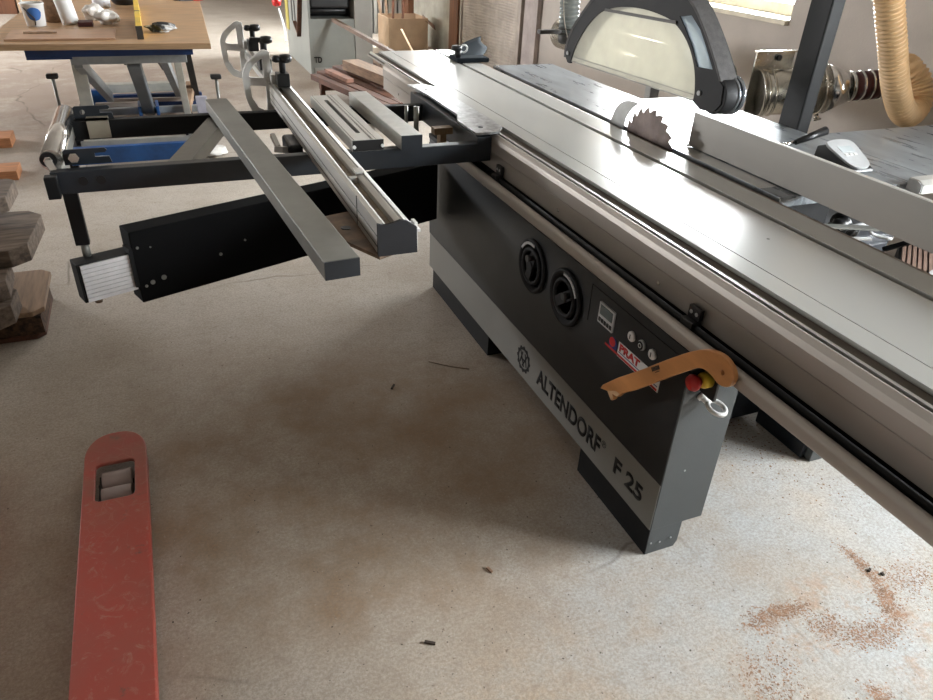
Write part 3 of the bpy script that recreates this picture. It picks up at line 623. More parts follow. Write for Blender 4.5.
bm = bmesh.new(); sweep(bm, [tuple(hs_end), (3.345, 2.57, 1.03), (3.30, 2.52, 1.068), (3.285, 2.47, 1.062), (3.318, 2.43, 1.014), (3.327, 2.40, 0.940), (3.29, 2.38, 0.895), (3.22, 2.355, 0.885), (3.15, 2.34, 0.915), (3.085, 2.33, 0.970), (3.011, 2.32, 1.054), (2.911, 2.32, 1.218), (2.831, 2.33, 1.37), (2.78, 2.34, 1.5), (2.70, 2.36, 2.0), (2.68, 2.36, 2.6)], 0.054, 28, 0.0185, 0.0045)
solo('suction_hose', bm, 'hose', 'beige ribbed suction hose looping down behind the extension table', 'hose')
bm = bmesh.new(); sweep(bm, [(2.55, 2.5, 0.58), (2.75, 2.55, 0.62), (3.0, 2.62, 0.64), (3.2, 2.8, 0.62)], 0.075, 20); solo('lower_pipe', bm, 'skirt', 'dark round pipe low under the galvanised duct', 'pipe')

# things seen through the gap beside the sliding table
cr = thing('equipment_case', 'grey plastic case under the rip fence seen through the table gap', 'case', (2.35, 1.8, 0))
mk('case_body', B(2.27, 2.50, 1.72, 1.98, 0.0, 0.60), mat('slate_plastic', (0.10, 0.105, 0.12), 0.5), cr, 0.01)
mk('case_lid', B(2.26, 2.51, 1.71, 1.99, 0.60, 0.64), mat('slate_plastic_light', (0.15, 0.155, 0.17), 0.5), cr, 0.01)
sc_ = thing('slatted_crate', 'brown slatted wooden crate standing under the fence near the frame edge', 'crate', (2.62, 1.45, 0))
Mc = Matrix.Translation((2.62, 1.42, 0)) @ Matrix.Rotation(math.radians(38), 4, 'Z')
bm = bmesh.new()
for i in range(29): box(bm, -0.22, 0.22, -0.26+i*0.018, -0.2485+i*0.018, 0.56, 0.575, M=Mc)
mk('slats', bm, mat('pinkish_slats', (0.26, 0.17, 0.13), 0.6), sc_)
mk('crate_box', B(-0.22, 0.22, -0.265, 0.265, 0.0, 0.5595, M=Mc), 'black', sc_)
bm = bmesh.new(); cyl(bm, (2.47, 1.37, 0.5755), (2.47, 1.37, 0.592), 0.12, seg=48); solo('round_lid', bm, 'lightgrey', 'pale bluish round lid lying on the slatted crate', 'lid', bev=0.003)
bm = bmesh.new(); sweep(bm, [(2.00, 1.63, 0.70), (2.06, 1.60, 0.76), (2.12, 1.66, 0.74), (2.18, 1.64, 0.70)], 0.028, 12, 0.02, 0.003)
solo('dark_hose', bm, 'plastic', 'dark ribbed hose curling below the fixed table in the gap by the fence', 'hose')
bm = bmesh.new(); sweep(bm, [(2.02, 1.57, 0.76), (2.10, 1.54, 0.78), (2.17, 1.56, 0.73), (2.22, 1.52, 0.72)], 0.006, 8)
solo('thin_cable', bm, 'lightgrey', 'thin grey cable over the dark hose in the gap by the fence', 'cable')
bm = bmesh.new(); beam(bm, (2.36, 1.63, 0.62), (2.33, 1.52, 0.70), 0.016, 0.016); solo('black_bar', bm, 'black', 'short black bar between the grey case and the slatted crate', 'bar')
for i, (a, c, mm, lab) in enumerate((
        ((1.86, 1.545, 0.80), (2.10, 1.50, 0.78), 'tubegrey', 'flat steel bar under the fixed table edge in the gap'),
        ((2.03, 1.535, 0.74), (2.09, 1.50, 0.745), 'white', 'small white scrap lying on the dark hose in the table gap'))):
    bm = bmesh.new(); beam(bm, a, c, 0.014 if i else 0.03, 0.006); solo('offcut' if i else 'steel_bar', bm, mm, lab, 'offcut' if i else 'bar')

# clamping shoe at the far end of the slot
sp_ = thing('clamping_shoe', 'dark blue-grey curved clamping shoe at the far end of the table slot', 'clamp', (1.57, 3.9, 0.9))
bm = bmesh.new(); rows = []
for i in range(9):
    t = i/8; x = 1.545+0.24*t; zz = 0.925+0.040*t**1.3; wdt = 0.05+0.06*math.sin(math.pi*min(1, t*0.9+0.1))
    rows.append([bm.verts.new((x+0.02*s*s, 3.86+0.22*t+wdt*s, zz+0.022*s)) for s in (-1, -0.5, 0, 0.5, 1)])
for p, q in zip(rows, rows[1:]):
    for k in range(4): f = bm.faces.new((p[k], q[k], q[k+1], p[k+1])); f.smooth = True
r_ = bmesh.ops.extrude_face_region(bm, geom=list(bm.faces))
for g in r_['geom']:
    if isinstance(g, bmesh.types.BMVert): g.co.z -= 0.012
mk('shoe_blade', bm, 'shoe', sp_)
bm = bmesh.new(); box(bm, 1.53, 1.72, 3.80, 3.93, 0.9005, 0.925); mk('shoe_base', bm, 'shoe', sp_, 0.006)
bm = bmesh.new(); cyl(bm, (1.545, 3.83, 0.925), (1.545, 3.83, 0.965), 0.016); lathe(bm, [(0.026, 0.0), (0.030, 0.010), (0.026, 0.022), (0, 0.024)], (1.535, 3.83, 0.962)); mk('knob', bm, 'plastic', sp_)
bm = bmesh.new(); torus(bm, (1.585, 3.85, 0.965), (0, 1, 0.2), 0.020, 0.005, 20, 8); mk('wire_ring', bm, 'white', sp_)

# ------------------------------------------------------------ outrigger frame
of = thing('outrigger_frame', 'black steel outrigger frame bolted to the side of the sliding table', 'frame', (0.4, 2.75, 0.8))
mk('front_beam', B(-0.345, 1.075, 2.43, 2.47, 0.80, 0.870), 'steelblue', of, 0.003)
mk('rear_beam', B(-0.345, 1.075, 3.05, 3.09, 0.80, 0.870), 'black', of, 0.003)
mk('end_beam', B(-0.345, -0.315, 2.47, 3.05, 0.81, 0.865), 'tubegrey', of, 0.003)
mk('end_block', B(-0.360, -0.325, 2.395, 2.43, 0.797, 0.866), 'black', of, 0.003)
bm = bmesh.new(); box(bm, 1.070, 1.128, 2.43, 3.22, 0.80, 0.892); mk('clamp_box', bm, 'steelblue', of, 0.002)
bm = plate([[(1.060, 2.425), (1.150, 2.425), (1.197, 2.49), (1.197, 3.20), (1.15, 3.28), (1.075, 3.28), (1.100, 3.06), (1.095, 2.70), (1.062, 2.62)], circ(1.11, 2.50, 0.011, 16), circ(1.13, 3.17, 0.011, 16)], Matrix.Translation((0, 0, 0.9055)), 0.008)
mk('clamp_plate', bm, mat('speckled_steel_plate', (0.42, 0.43, 0.44), 0.35, 0.7, 0.3, 40), of)
bm = bmesh.new(); beam(bm, (0.02, 2.47, 0.835), (0.205, 3.05, 0.835), 0.07, 0.05); mk('diagonal_brace', bm, 'tubegrey', of)
bm = bmesh.new()
for x in (-0.258, -0.208): cyl(bm, (x, 2.431, 0.838), (x, 2.4275, 0.838), 0.014, seg=16)
mk('beam_hole', bm, 'plastic', of)
rl = None
bm = bmesh.new(); cyl(bm, (-0.337, 3.13, 0.882), (-0.343, 2.52, 0.882), 0.033, seg=36); rl = mk('roller', bm, 'chrome', of)
bm = bmesh.new(); cyl(bm, (-0.350, 2.5195, 0.885), (-0.350, 2.516, 0.885), 0.024, seg=24); mk('roller_bearing', bm, 'plastic', rl)
bm = bmesh.new(); cyl(bm, (-0.350, 2.518, 0.885), (-0.350, 2.505, 0.885), 0.013, seg=6); beam(bm, (-0.350, 2.500, 0.885), (-0.335, 2.46, 0.865), 0.02, 0.01); mk('axle_nut', bm, 'chrome', rl)
for yy in (2.50, 3.08):
    lo = [(-0.305, 0.870), (-0.305, 0.912), (-0.298, 0.918), (-0.185, 0.918), (-0.178, 0.911), (-0.185, 0.904), (-0.215, 0.903), (-0.215, 0.892), (-0.175, 0.891), (-0.170, 0.870)]
    bm = plate([lo, circ(-0.275, 0.896, 0.009, 16)], at(XZ, 0, yy, 0), 0.006); mk('hook_plate', bm, 'steelblue', of)
bm = bmesh.new(); cyl(bm, (-0.275, 2.495, 0.895), (-0.275, 2.480, 0.895), 0.016, seg=6); mk('bolt', bm, 'chrome', of)
bm = bmesh.new(); box(bm, -0.265, -0.19, 3.035, 3.050, 0.808, 0.880); box(bm, -0.265, -0.19, 3.035, 3.10, 0.872, 0.880); mk('sheet_clip', bm, mat('beige_zinc', (0.42, 0.38, 0.30), 0.4, 0.4), of)
bm = bmesh.new(); box(bm, -0.326, -0.284, 2.437, 2.466, 0.625, 0.80); tl = mk('telescopic_leg', bm, 'black', of, 0.002)
bm = bmesh.new(); cyl(bm, (-0.302, 2.4525, 0.625), (-0.302, 2.4525, 0.580), 0.013, seg=16); mk('leg_rod', bm, 'tubegrey', tl)
bm = bmesh.new(); cyl(bm, (0.99, 2.90, 0.78), (0.99, 2.90, 0.90), 0.011, seg=14); cyl(bm, (0.955, 2.93, 0.80), (0.955, 2.93, 0.90), 0.008, seg=12); mk('threaded_rod', bm, 'tubegrey', of)
bm = bmesh.new(); box(bm, 0.985, 1.062, 2.66, 2.70, 0.845, 0.870); box(bm, 1.01, 1.035, 2.66, 2.70, 0.75, 0.845); mk('brass_clamp', bm, mat('old_brass', (0.20, 0.13, 0.07), 0.5, 0.4), of)
# swing arm carrying the leg
sa = thing('swing_arm', 'long black swing arm running from under the sliding table to the white ribbed end', 'arm', (0.4, 2.6, 0.5))
ang = math.radians(20.3); A0 = V3(-0.165, 2.43, 0); Ma = Matrix.Translation(A0) @ Matrix.Rotation(ang, 4, 'Z')
bm = bmesh.new(); box(bm, 0, 1.34, 0, 0.085, 0.395, 0.655, M=Ma); mk('arm_housing', bm, mat('satin_black', (0.004, 0.004, 0.0045), 0.8, 0, 0.1, 5, spec=0.12), sa, 0.004)
bm = bmesh.new(); box(bm, -0.175, 0.0, 0.012, 0.075, 0.445, 0.582, M=Ma); ex = mk('inner_tube', bm, 'black', sa, 0.002)
bm = bmesh.new()
prof = []
for i in range(9): z = 0.448+i*0.0146; box(bm, -0.165, -0.004, 0.006, 0.0125, z, z+0.0128, M=Ma)
mk('ribbed_plate', bm, mat('white_ribbed_plate', (0.78, 0.76, 0.77), 0.45), sa)
mk('end_stop', B(-0.012, 0.0, -0.004, 0.05, 0.46, 0.60, M=Ma), 'black', sa)
bm = bmesh.new(); cyl(bm, Ma @ V3(-0.13, 0.03, 0.445), Ma @ V3(-0.13, 0.03, 0.43), 0.012, seg=12); mk('bolt_end', bm, 'rust', sa)
for x, z, r in ((0.018, 0.598, 0.005), (0.060, 0.590, 0.003), (0.085, 0.470, 0.009), (0.045, 0.463, 0.008), (0.022, 0.455, 0.005), (0.30, 0.50, 0.006), (0.40, 0.53, 0.004)):
    bm = bmesh.new(); cyl(bm, Ma @ V3(x, 0.0, z), Ma @ V3(x, -0.0035, z), r, seg=12); mk('arm_screw', bm, 'tubegrey', sa)

# loose rails lying on the frame
def tube_rail(name, lab, c0, c1, w_, z0, z1, m_, cap='steelblue'):
    t = thing(name, lab, 'rail', (c0[0], c0[1], z0))
    bm = bmesh.new(); beam(bm, (c0[0], c0[1], (z0+z1)/2), (c1[0], c1[1], (z0+z1)/2), w_, z1-z0); mk('tube', bm, m_, t, 0.002)
    d = V3(c0[0]-c1[0], c0[1]-c1[1], 0).normalized()
    bm = bmesh.new(); beam(bm, V3(c0[0], c0[1], (z0+z1)/2)+d*0.004, V3(c0[0], c0[1], (z0+z1)/2), w_-0.001, z1-z0-0.001); mk('end_cap', bm, cap, t)
    return t
tube_rail('square_tube', 'long grey rectangular tube lying crosswise over both frame beams, overhanging the front', (0.325, 1.468), (0.213, 3.12), 0.084, 0.8705, 0.9165, 'tubegrey')
tube_rail('support_tube', 'short pale square tube on the frame beside the sliding table', (0.806, 2.408), (0.797, 3.12), 0.078, 0.8705, 0.922, mat('pale_worn_tube', (0.48, 0.48, 0.45), 0.45, 0.4, 0.08, 20))
t = thing('slotted_profile', 'short flat aluminium profile with a long black slot lying on the frame', 'rail', (0.65, 2.42, 0.87))
bm = plate([rrect(0.595, 0.708, 2.428, 3.13, 0.001, 1), rrect(0.633, 0.650, 2.52, 3.04, 0.008)], Matrix.Translation((0, 0, 0.901)), 0.018); mk('profile_top', bm, 'rail', t)
mk('profile_body', B(0.595, 0.708, 2.428, 3.13, 0.8705, 0.892), 'rail', t)
mk('slot_floor', B(0.630, 0.653, 2.50, 3.06, 0.8921, 0.8935), 'black', t)
for x in (0.602, 0.664, 0.668, 0.680): mk('scale_line', B(x, x+0.0015, 2.43, 3.13, 0.9101, 0.9107), 'darkslot', t)
mk('end_cap', B(0.596, 0.707, 2.424, 2.428, 0.872, 0.909), 'plastic', t)
for x in (0.601, 0.702):
    bm = bmesh.new(); cyl(bm, (x, 2.424, 0.888), (x, 2.418, 0.888), 0.006, seg=12); mk('cap_screw', bm, 'white', t)

# crosscut fence with stops
cf = thing('crosscut_fence', 'long grooved aluminium crosscut fence with black end cap lying over the frame', 'fence', (0.48, 2.4, 0.87))
prof = [(0.440, 0.8705), (0.440, 0.950), (0.452, 0.952), (0.462, 0.944), (0.464, 0.930), (0.486, 0.930), (0.488, 0.944), (0.500, 0.950), (0.512, 0.949), (0.532, 0.934), (0.534, 0.8705)]
bm = bmesh.new(); prism(bm, prof, 'y', 1.570, 3.28); fb = mk('fence_profile', bm, 'rail', cf)
bm = bmesh.new(); box(bm, 0.464, 0.486, 1.575, 3.28, 0.930, 0.932); mk('groove_floor', bm, mat('dusty_groove', (0.25, 0.20, 0.14), 0.6, 0.2, 0.2, 20), fb)
bm = bmesh.new(); box(bm, 0.4385, 0.4405, 1.575, 3.28, 0.915, 0.9165); box(bm, 0.4385, 0.4405, 1.575, 3.28, 0.888, 0.8895); box(bm, 0.505, 0.5075, 1.575, 3.28, 0.9495, 0.9515); box(bm, 0.4386, 0.441, 1.768, 1.772, 0.872, 0.952); mk('profile_line', bm, 'darkslot', fb)
cap = [(0.437, 0.8685), (0.437, 0.953), (0.452, 0.948), (0.470, 0.950), (0.495, 0.957), (0.512, 0.953), (0.536, 0.936), (0.538, 0.8685)]
bm = bmesh.new(); prism(bm, cap, 'y', 1.560, 1.570); mk('end_cap', bm, mat('cap_charcoal', (0.022, 0.022, 0.025), 0.7, spec=0.3), cf)
bm = bmesh.new(); prism(bm, [(0.44, 1.56), (0.53, 1.60), (0.53, 1.9), (0.372, 1.86), (0.372, 1.70)], 'z', 0.860, 0.8695); mk('hinge_plate', bm, 'rust', cf)
bm = bmesh.new(); cyl(bm, (0.405, 1.76, 0.8695), (0.405, 1.76, 0.871), 0.013); mk('plate_hole', bm, 'plastic', cf)
bm = bmesh.new(); box(bm, 0.544, 0.552, 1.60, 1.63, 0.855, 0.93); box(bm, 0.538, 0.560, 1.60, 1.66, 0.905, 0.912); mk('side_clip', bm, 'white_cast', cf)
bm = bmesh.new(); box(bm, 0.462, 0.484, 1.93, 1.945, 0.932, 0.948); box(bm, 0.485, 0.51, 1.95, 1.99, 0.9505, 0.956); mk('sliding_piece', bm, 'rail', cf)
bm = bmesh.new(); box(bm, 0.448, 0.468, 3.28, 4.35, 0.905, 0.935); box(bm, 0.492, 0.512, 3.28, 4.35, 0.905, 0.935); mk('telescopic_rail', bm, 'rail', cf)
bm = bmesh.new(); box(bm, 0.40, 0.45, 2.56, 2.72, 0.80, 0.868); mk('clamp_foot', bm, 'plastic', cf, 0.01)
bm = bmesh.new(); beam(bm, (0.40, 2.62, 0.84), (0.36, 2.55, 0.86), 0.03, 0.02); beam(bm, (0.37, 2.62, 0.85), (0.36, 2.67, 0.88), 0.016, 0.016); mk('clamp_handle', bm, 'white_cast', cf)
def flip_stop(y, lab, knob):
    s = thing('flip_stop', lab, 'stop', (0.45, y, 0.95))
    # D shaped cast frame hanging left of the fence
    z0 = 0.945
    out = smooth_loop([(0.452, 1.072), (0.425, 1.078), (0.385, 1.052), (0.352, 1.020), (0.338, 0.985)], 4) + smooth_loop([(0.338, 0.97), (0.345, 0.885), (0.372, 0.828), (0.415, 0.808), (0.455, 0.800)], 4) + [(0.458, 0.93)]
    h1 = smooth_loop([(0.424, 1.050), (0.400, 1.036), (0.372, 1.006), (0.362, 0.978), (0.392, 0.972), (0.424, 0.970)], 3, False)
    h2 = [(0.362, 0.944), (0.366, 0.892), (0.390, 0.850), (0.426, 0.832), (0.430, 0.938), (0.40, 0.942)]
    lo = [(p[0], p[1]) for p in out]
    bm = plate([lo, h1, h2], at(XZ, 0, y, 0), 0.012, 0.0015); mk('stop_plate', bm, 'white_cast', s)
    bm = bmesh.new(); box(bm, 0.445, 0.515, y-0.055, y+0.012, 0.9525, 0.992); beam(bm, (0.43, y, 0.960), (0.50, y-0.01, 0.985), 0.018, 0.02); mk('stop_carrier', bm, 'rail' if knob else 'white_cast', s, 0.003)
    bm = bmesh.new(); box(bm, 0.462, 0.512, y-0.115, y-0.056, 0.9525, 1.005); cyl(bm, (0.490, y-0.085, 1.005), (0.490, y-0.085, 1.060), 0.013); mk('clamp_block', bm, 'plastic', s, 0.003)
    bm = bmesh.new(); lathe(bm, [(0.014, 0), (0.024, 0.006), (0.027, 0.018), (0.022, 0.030), (0, 0.033)], (0.505, y-0.085, 1.043)); lathe(bm, [(0.008, 0), (0.018, 0.006), (0.018, 0.018), (0.01, 0.026), (0, 0.027)], (0.468, y-0.085, 1.045)); beam(bm, (0.468, y-0.085, 1.055), (0.50, y-0.085, 1.055), 0.022, 0.016); mk('star_knob', bm, 'plastic', s)
    return s
flip_stop(3.22, 'nearer white cast flip stop with black knob on the crosscut fence', True)
f2 = flip_stop(4.08, 'farther white cast flip stop with black knob near the fence tip', False)
s = thing('clamp_knob', 'black clamping knob on the thin rails between the two flip stops', 'knob', (0.48, 3.6, 0.93))
bm = bmesh.new(); box(bm, 0.455, 0.51, 3.56, 3.66, 0.936, 0.985); cyl(bm, (0.485, 3.6, 0.985), (0.485, 3.6, 1.06), 0.016); mk('clamp_block', bm, 'plastic', s, 0.004)
bm = bmesh.new(); lathe(bm, [(0.012, 0), (0.026, 0.006), (0.029, 0.018), (0.024, 0.030), (0, 0.034)], (0.50, 3.6, 1.045)); beam(bm, (0.43, 3.62, 1.060), (0.50, 3.6, 1.060), 0.024, 0.020); mk('star_knob', bm, 'plastic', s)

# ------------------------------------------------------------ wooden push stick hanging on the rail
pt = [(1.409, 0.439), (1.403, 0.452), (1.345, 0.512), (1.32, 0.535), (1.25, 0.600), (1.157, 0.690), (1.082, 0.757), (1.03, 0.787), (0.985, 0.792), (0.955, 0.772), (0.958, 0.742), (0.985, 0.728), (1.019, 0.735), (1.050, 0.732), (1.086, 0.705), (1.193, 0.600), (1.263, 0.530), (1.31, 0.488), (1.330, 0.462), (1.352, 0.458), (1.345, 0.445), (1.352, 0.436), (1.375, 0.452)]
head = pt[:1] + smooth_loop(pt[1:19], 4) + pt[19:]
stk = thing('push_stick', 'curved orange wooden push stick hanging over the control panel', 'push stick', (1.06, 1.2, 0.6))
mk('stick_body', plate([[(p[0], p[1]) for p in head], circ(0.985, 0.759, 0.0075, 16)], at(YZ, 1.060), 0.010, 0.002), 'handlewood', stk)
mk('chipped_tip', plate([[(1.352, 0.436), (1.375, 0.452), (1.338, 0.475), (1.318, 0.478), (1.330, 0.462), (1.352, 0.458), (1.345, 0.445)]], at(YZ, 1.0520), 0.002), 'palewood', stk, label='pale chipped wood near the tip')
Ms = frame_left(1.0524, 1.208, 0.622) @ Matrix.Rotation(math.radians(43), 4, 'Z')
bm = bmesh.new()
for k in range(6): box(bm, 0.006*k, 0.006*k+0.0045, 0, 0.011, 0, 0.0005, M=Ms)
box(bm, 0.012, 0.03, -0.005, -0.003, 0, 0.0005, M=Ms); mk('burnt_stamp', bm, 'crumb', stk)

# ------------------------------------------------------------ pallet truck
pj = thing('pallet_truck', 'worn red pallet truck fork lying along the floor at the lower left', 'pallet truck', (-0.5, 1.0, 0))
def fork(x0, x1):
    c = (x0+x1)/2; w_ = (x1-x0)/2
    o = [(x1, 0.30), (x1, 2.02)] + [(c+w_*math.cos(math.radians(t))**0.8 if t < 90 else c-w_*abs(math.cos(math.radians(t)))**0.8, 2.02+0.112*math.sin(math.radians(t))) for t in range(8, 180, 8)] + [(x0, 2.02), (x0, 0.30)]
    h = rrect(c-0.060, c+0.058, 1.802, 1.985, 0.022)
    f = mk('fork', plate([o, h], Matrix.Translation((0, 0, 0.079)), 0.006, 0.004), None or 'redfork', pj)
    bm = bmesh.new(); n = len(o)
    A = [bm.verts.new((p[0], p[1], 0.078)) for p in o]; C = [bm.verts.new((p[0], p[1], 0.028)) for p in o]
    for i in range(n-1): bm.faces.new((A[i], C[i], C[i+1], A[i+1]))
    r = bmesh.ops.extrude_face_region(bm, geom=list(bm.faces))
    for g in r['geom']:
        if isinstance(g, bmesh.types.BMVert): g.co.x = c+(g.co.x-c)*0.95; g.co.y = g.co.y-0.004 if g.co.y > 2.02 else g.co.y
    mk('fork_skirt', bm, 'redfork', f)
    for yy in (1.935, 1.858):
        bm = bmesh.new(); cyl(bm, (c-0.042, yy, 0.0385), (c+0.042, yy, 0.0385), 0.0375, seg=32); mk('load_roller', bm, 'roller', pj, 0.002)
    bm = bmesh.new(); cyl(bm, (c-0.055, 1.925, 0.0385), (c+0.055, 1.925, 0.0385), 0.009, seg=10); cyl(bm, (c-0.055, 1.852, 0.0385), (c+0.055, 1.852, 0.0385), 0.009, seg=10); box(bm, c-0.052, c-0.046, 1.82, 1.96, 0.025, 0.05); box(bm, c+0.046, c+0.052, 1.82, 1.96, 0.025, 0.05); mk('roller_axle', bm, 'skirt', pj)
m = bpy.data.materials.new('scuffed_red_paint'); m.use_nodes = True; nt = m.node_tree; b = nt.nodes['Principled BSDF']; tc = nd(nt, 'ShaderNodeTexCoord')
c_ = mixc(ramp(noise(5, 6), 0.3, 0.7), (0.50, 0.058, 0.036), (0.38, 0.085, 0.06))
c_ = mixc(mul(ramp(noise(22, 8, 0.75, 2, 1.5), 0.55, 0.66), 0.55), c_, (0.46, 0.24, 0.19))
c_ = mixc(mul(ramp(noise(9, 7, 0.7, 5), 0.64, 0.70), 0.8), c_, (0.13, 0.09, 0.07))
tipd = mul(mul(blob(-0.31, 2.06, 0.3, 0.42), 2.2), ramp(noise(6, 5, 0.6, 6), 0.25, 0.6)); c_ = mixc(mul(tipd, 0.7), c_, (0.30, 0.14, 0.095))
vo = nd(nt, 'ShaderNodeTexVoronoi'); vo.feature = 'DISTANCE_TO_EDGE'; vo.inputs['Scale'].default_value = 24; lnk(nt, tc.outputs['Object'], vo.inputs['Vector'])
c_ = mixc(mul(mul(ramp(vo.outputs['Distance'], 0.0, 0.03, (1, 1, 1), (0, 0, 0)), ramp(noise(4, 4, 0.6, 8), 0.5, 0.6)), 0.3), c_, (0.48, 0.22, 0.17))
lnk(nt, c_, b.inputs['Base Color']); b.inputs['Roughness'].default_value = 0.5
bp = nd(nt, 'ShaderNodeBump'); bp.inputs['Strength'].default_value = 0.2; bp.inputs['Distance'].default_value = 0.002; lnk(nt, noise(30, 6), bp.inputs['Height']); lnk(nt, bp.outputs[0], b.inputs['Normal'])
K['redfork'] = m
fork(-0.398, -0.225); fork(-0.83, -0.665)
mk('cross_frame', B(-0.80, -0.24, 0.22, 0.36, 0.05, 0.20), 'redpaint', pj, 0.01)

# ------------------------------------------------------------ stacked boards, blocks, planks at the left
def board(name, x0, x1, y0, y1, z0, z1, rz, m_, lab, cat='board', cham=0.0):
    M = Matrix.Translation((x1, y0, 0)) @ Matrix.Rotation(math.radians(rz), 4, 'Z')
    w_ = x1-x0; h_ = y1-y0; c = cham
    pts = [(-w_, 0), (-c, 0), (0, c), (0, h_-c), (-c, h_), (-w_, h_)] if cham else [(-w_, 0), (0, 0), (0, h_), (-w_, h_)]
    bm = bmesh.new(); prism(bm, pts, 'z', z0, z1); bmesh.ops.transform(bm, matrix=M, verts=bm.verts)
    return solo(name, bm, m_, lab, cat, bev=0.003)
board('pallet_board', -1.5, -0.60, 3.02, 3.42, 0.0, 0.022, 0, 'redwood', 'lowest reddish board of the stack, lying on the floor at the left edge', cham=0.03)
bm = bmesh.new(); box(bm, -0.78, -0.60, 3.03, 3.38, 0.0222, 0.10); solo('spacer_block', bm, 'blockwood', 'dark brown spacer block between the two lowest boards of the stack', 'block')
board('pallet_board', -1.5, -0.585, 3.03, 3.46, 0.1005, 0.122, 0, 'tanwood', 'light tan board with cut corners, second from the floor in the stack', cham=0.04)
board('pallet_board', -1.5, -0.675, 2.90, 3.14, 0.1225, 0.205, -3, 'oldwood', 'thick grey board end, third from the floor in the left stack', cham=0.05)
board('pallet_board', -1.5, -0.675, 2.98, 3.24, 0.2055, 0.285, 2, 'oldwood', 'grey weathered board just under the big chamfered board', cham=0.03)
board('pallet_board', -1.5, -0.602, 3.12, 3.58, 0.2855, 0.36, -4, 'oldwood', 'big grey-brown weathered board with cut corners in the left stack', cham=0.06)
board('pallet_board', -1.5, -0.86, 3.20, 3.60, 0.3605, 0.43, 0, 'oldwood', 'short weathered spacer board under the topmost board of the stack')
board('pallet_board', -1.5, -0.667, 3.36, 3.64, 0.4305, 0.495, -3, 'oldwood', 'topmost weathered board of the left stack', cham=0.03)
solo('plank', B(-1.7, -0.92, 5.22, 5.42, 0, 0.06), 'orangewood', 'orange-brown plank on the floor at the left, nearer one', 'plank', bev=0.003)
solo('plank', B(-1.8, -1.04, 6.00, 6.22, 0, 0.07), 'orangewood', 'orange-brown plank on the floor at the left, farther one', 'plank', bev=0.003)

# ------------------------------------------------------------ workbench on a lift table
wb = thing('workbench', 'wooden workbench top on a blue and grey scissor lift frame', 'workbench', (-0.2, 6.4, 0))
rz = math.radians(-3.0); Mb = Matrix.Translation((0.362, 5.11, 0)) @ Matrix.Rotation(rz, 4, 'Z')
bm = bmesh.new(); box(bm, -1.29, 0, 0, 2.75, 0.785, 0.82, M=Mb); mk('bench_top', bm, 'benchwood', wb, 0.002)
bm = bmesh.new(); box(bm, -1.29, 0.0, -0.0015, 0.0005, 0.786, 0.819, M=Mb); mk('bench_edge', bm, 'benchedge', wb)
bm = bmesh.new(); box(bm, -0.70, 0.255, 5.22, 5.28, 0.735, 0.784); box(bm, -0.70, -0.45, 5.22, 5.26, 0.722, 0.735); box(bm, -0.70, -0.64, 5.28, 7.2, 0.735, 0.784); box(bm, 0.195, 0.255, 5.28, 7.2, 0.735, 0.784); mk('top_frame', bm, 'darkblue', wb, 0.003)
bm = bmesh.new(); box(bm, -0.47, 0.215, 5.30, 5.37, 0.675, 0.735); mk('cross_beam', bm, 'liftgrey', wb, 0.003)
bm = bmesh.new()
beam(bm, (-0.44, 5.40, 0.68), (-0.37, 6.75, 0.17), 0.05, 0.08); mk('scissor_arm', bm, 'liftgrey', wb, 0.003)
bm = bmesh.new(); beam(bm, (0.07, 5.40, 0.70), (0.17, 6.9, 0.15), 0.05, 0.08); mk('scissor_arm', bm, 'liftgrey', wb, 0.003)
bm = bmesh.new(); beam(bm, (-0.12, 5.55, 0.66), (-0.085, 6.35, 0.16), 0.085, 0.10); mk('lift_cylinder', bm, mat('slate_steel', (0.16, 0.18, 0.20), 0.4, 0.3), wb, 0.01)
bm = bmesh.new(); cyl(bm, (-0.088, 6.30, 0.20), (-0.083, 6.42, 0.12), 0.05, seg=20); mk('cylinder_end', bm, 'liftgrey', wb)
bm = bmesh.new()
for x in (-0.15, -0.02): box(bm, x-0.012, x+0.012, 6.25, 6.48, 0.05, 0.19)
mk('cylinder_bracket', bm, 'blue', wb, 0.006)
bm = bmesh.new(); box(bm, -0.50, -0.42, 5.60, 5.66, 0.06, 0.715); mk('leg', bm, 'liftpale', wb, 0.004)
bm = bmesh.new(); beam(bm, (0.155, 5.44, 0.712), (0.185, 5.60, 0.06), 0.045, 0.045, (0, 1, 0)); mk('leg', bm, 'liftpale', wb, 0.003)
bm = bmesh.new(); beam(bm, (0.24, 5.9, 0.712), (0.315, 6.9, 0.1), 0.05, 0.05, (0, 1, 0)); mk('leg', bm, 'black', wb, 0.003)
bm = bmesh.new(); beam(bm, (0.0, 6.2, 0.712), (0.11, 7.3, 0.30), 0.09, 0.05, (0, 1, 0)); mk('leg', bm, 'skirt', wb, 0.003)
bm = bmesh.new(); beam(bm, (-0.24, 6.0, 0.712), (-0.20, 7.2, 0.36), 0.06, 0.05, (0, 1, 0)); mk('leg', bm, 'skirt', wb, 0.003)
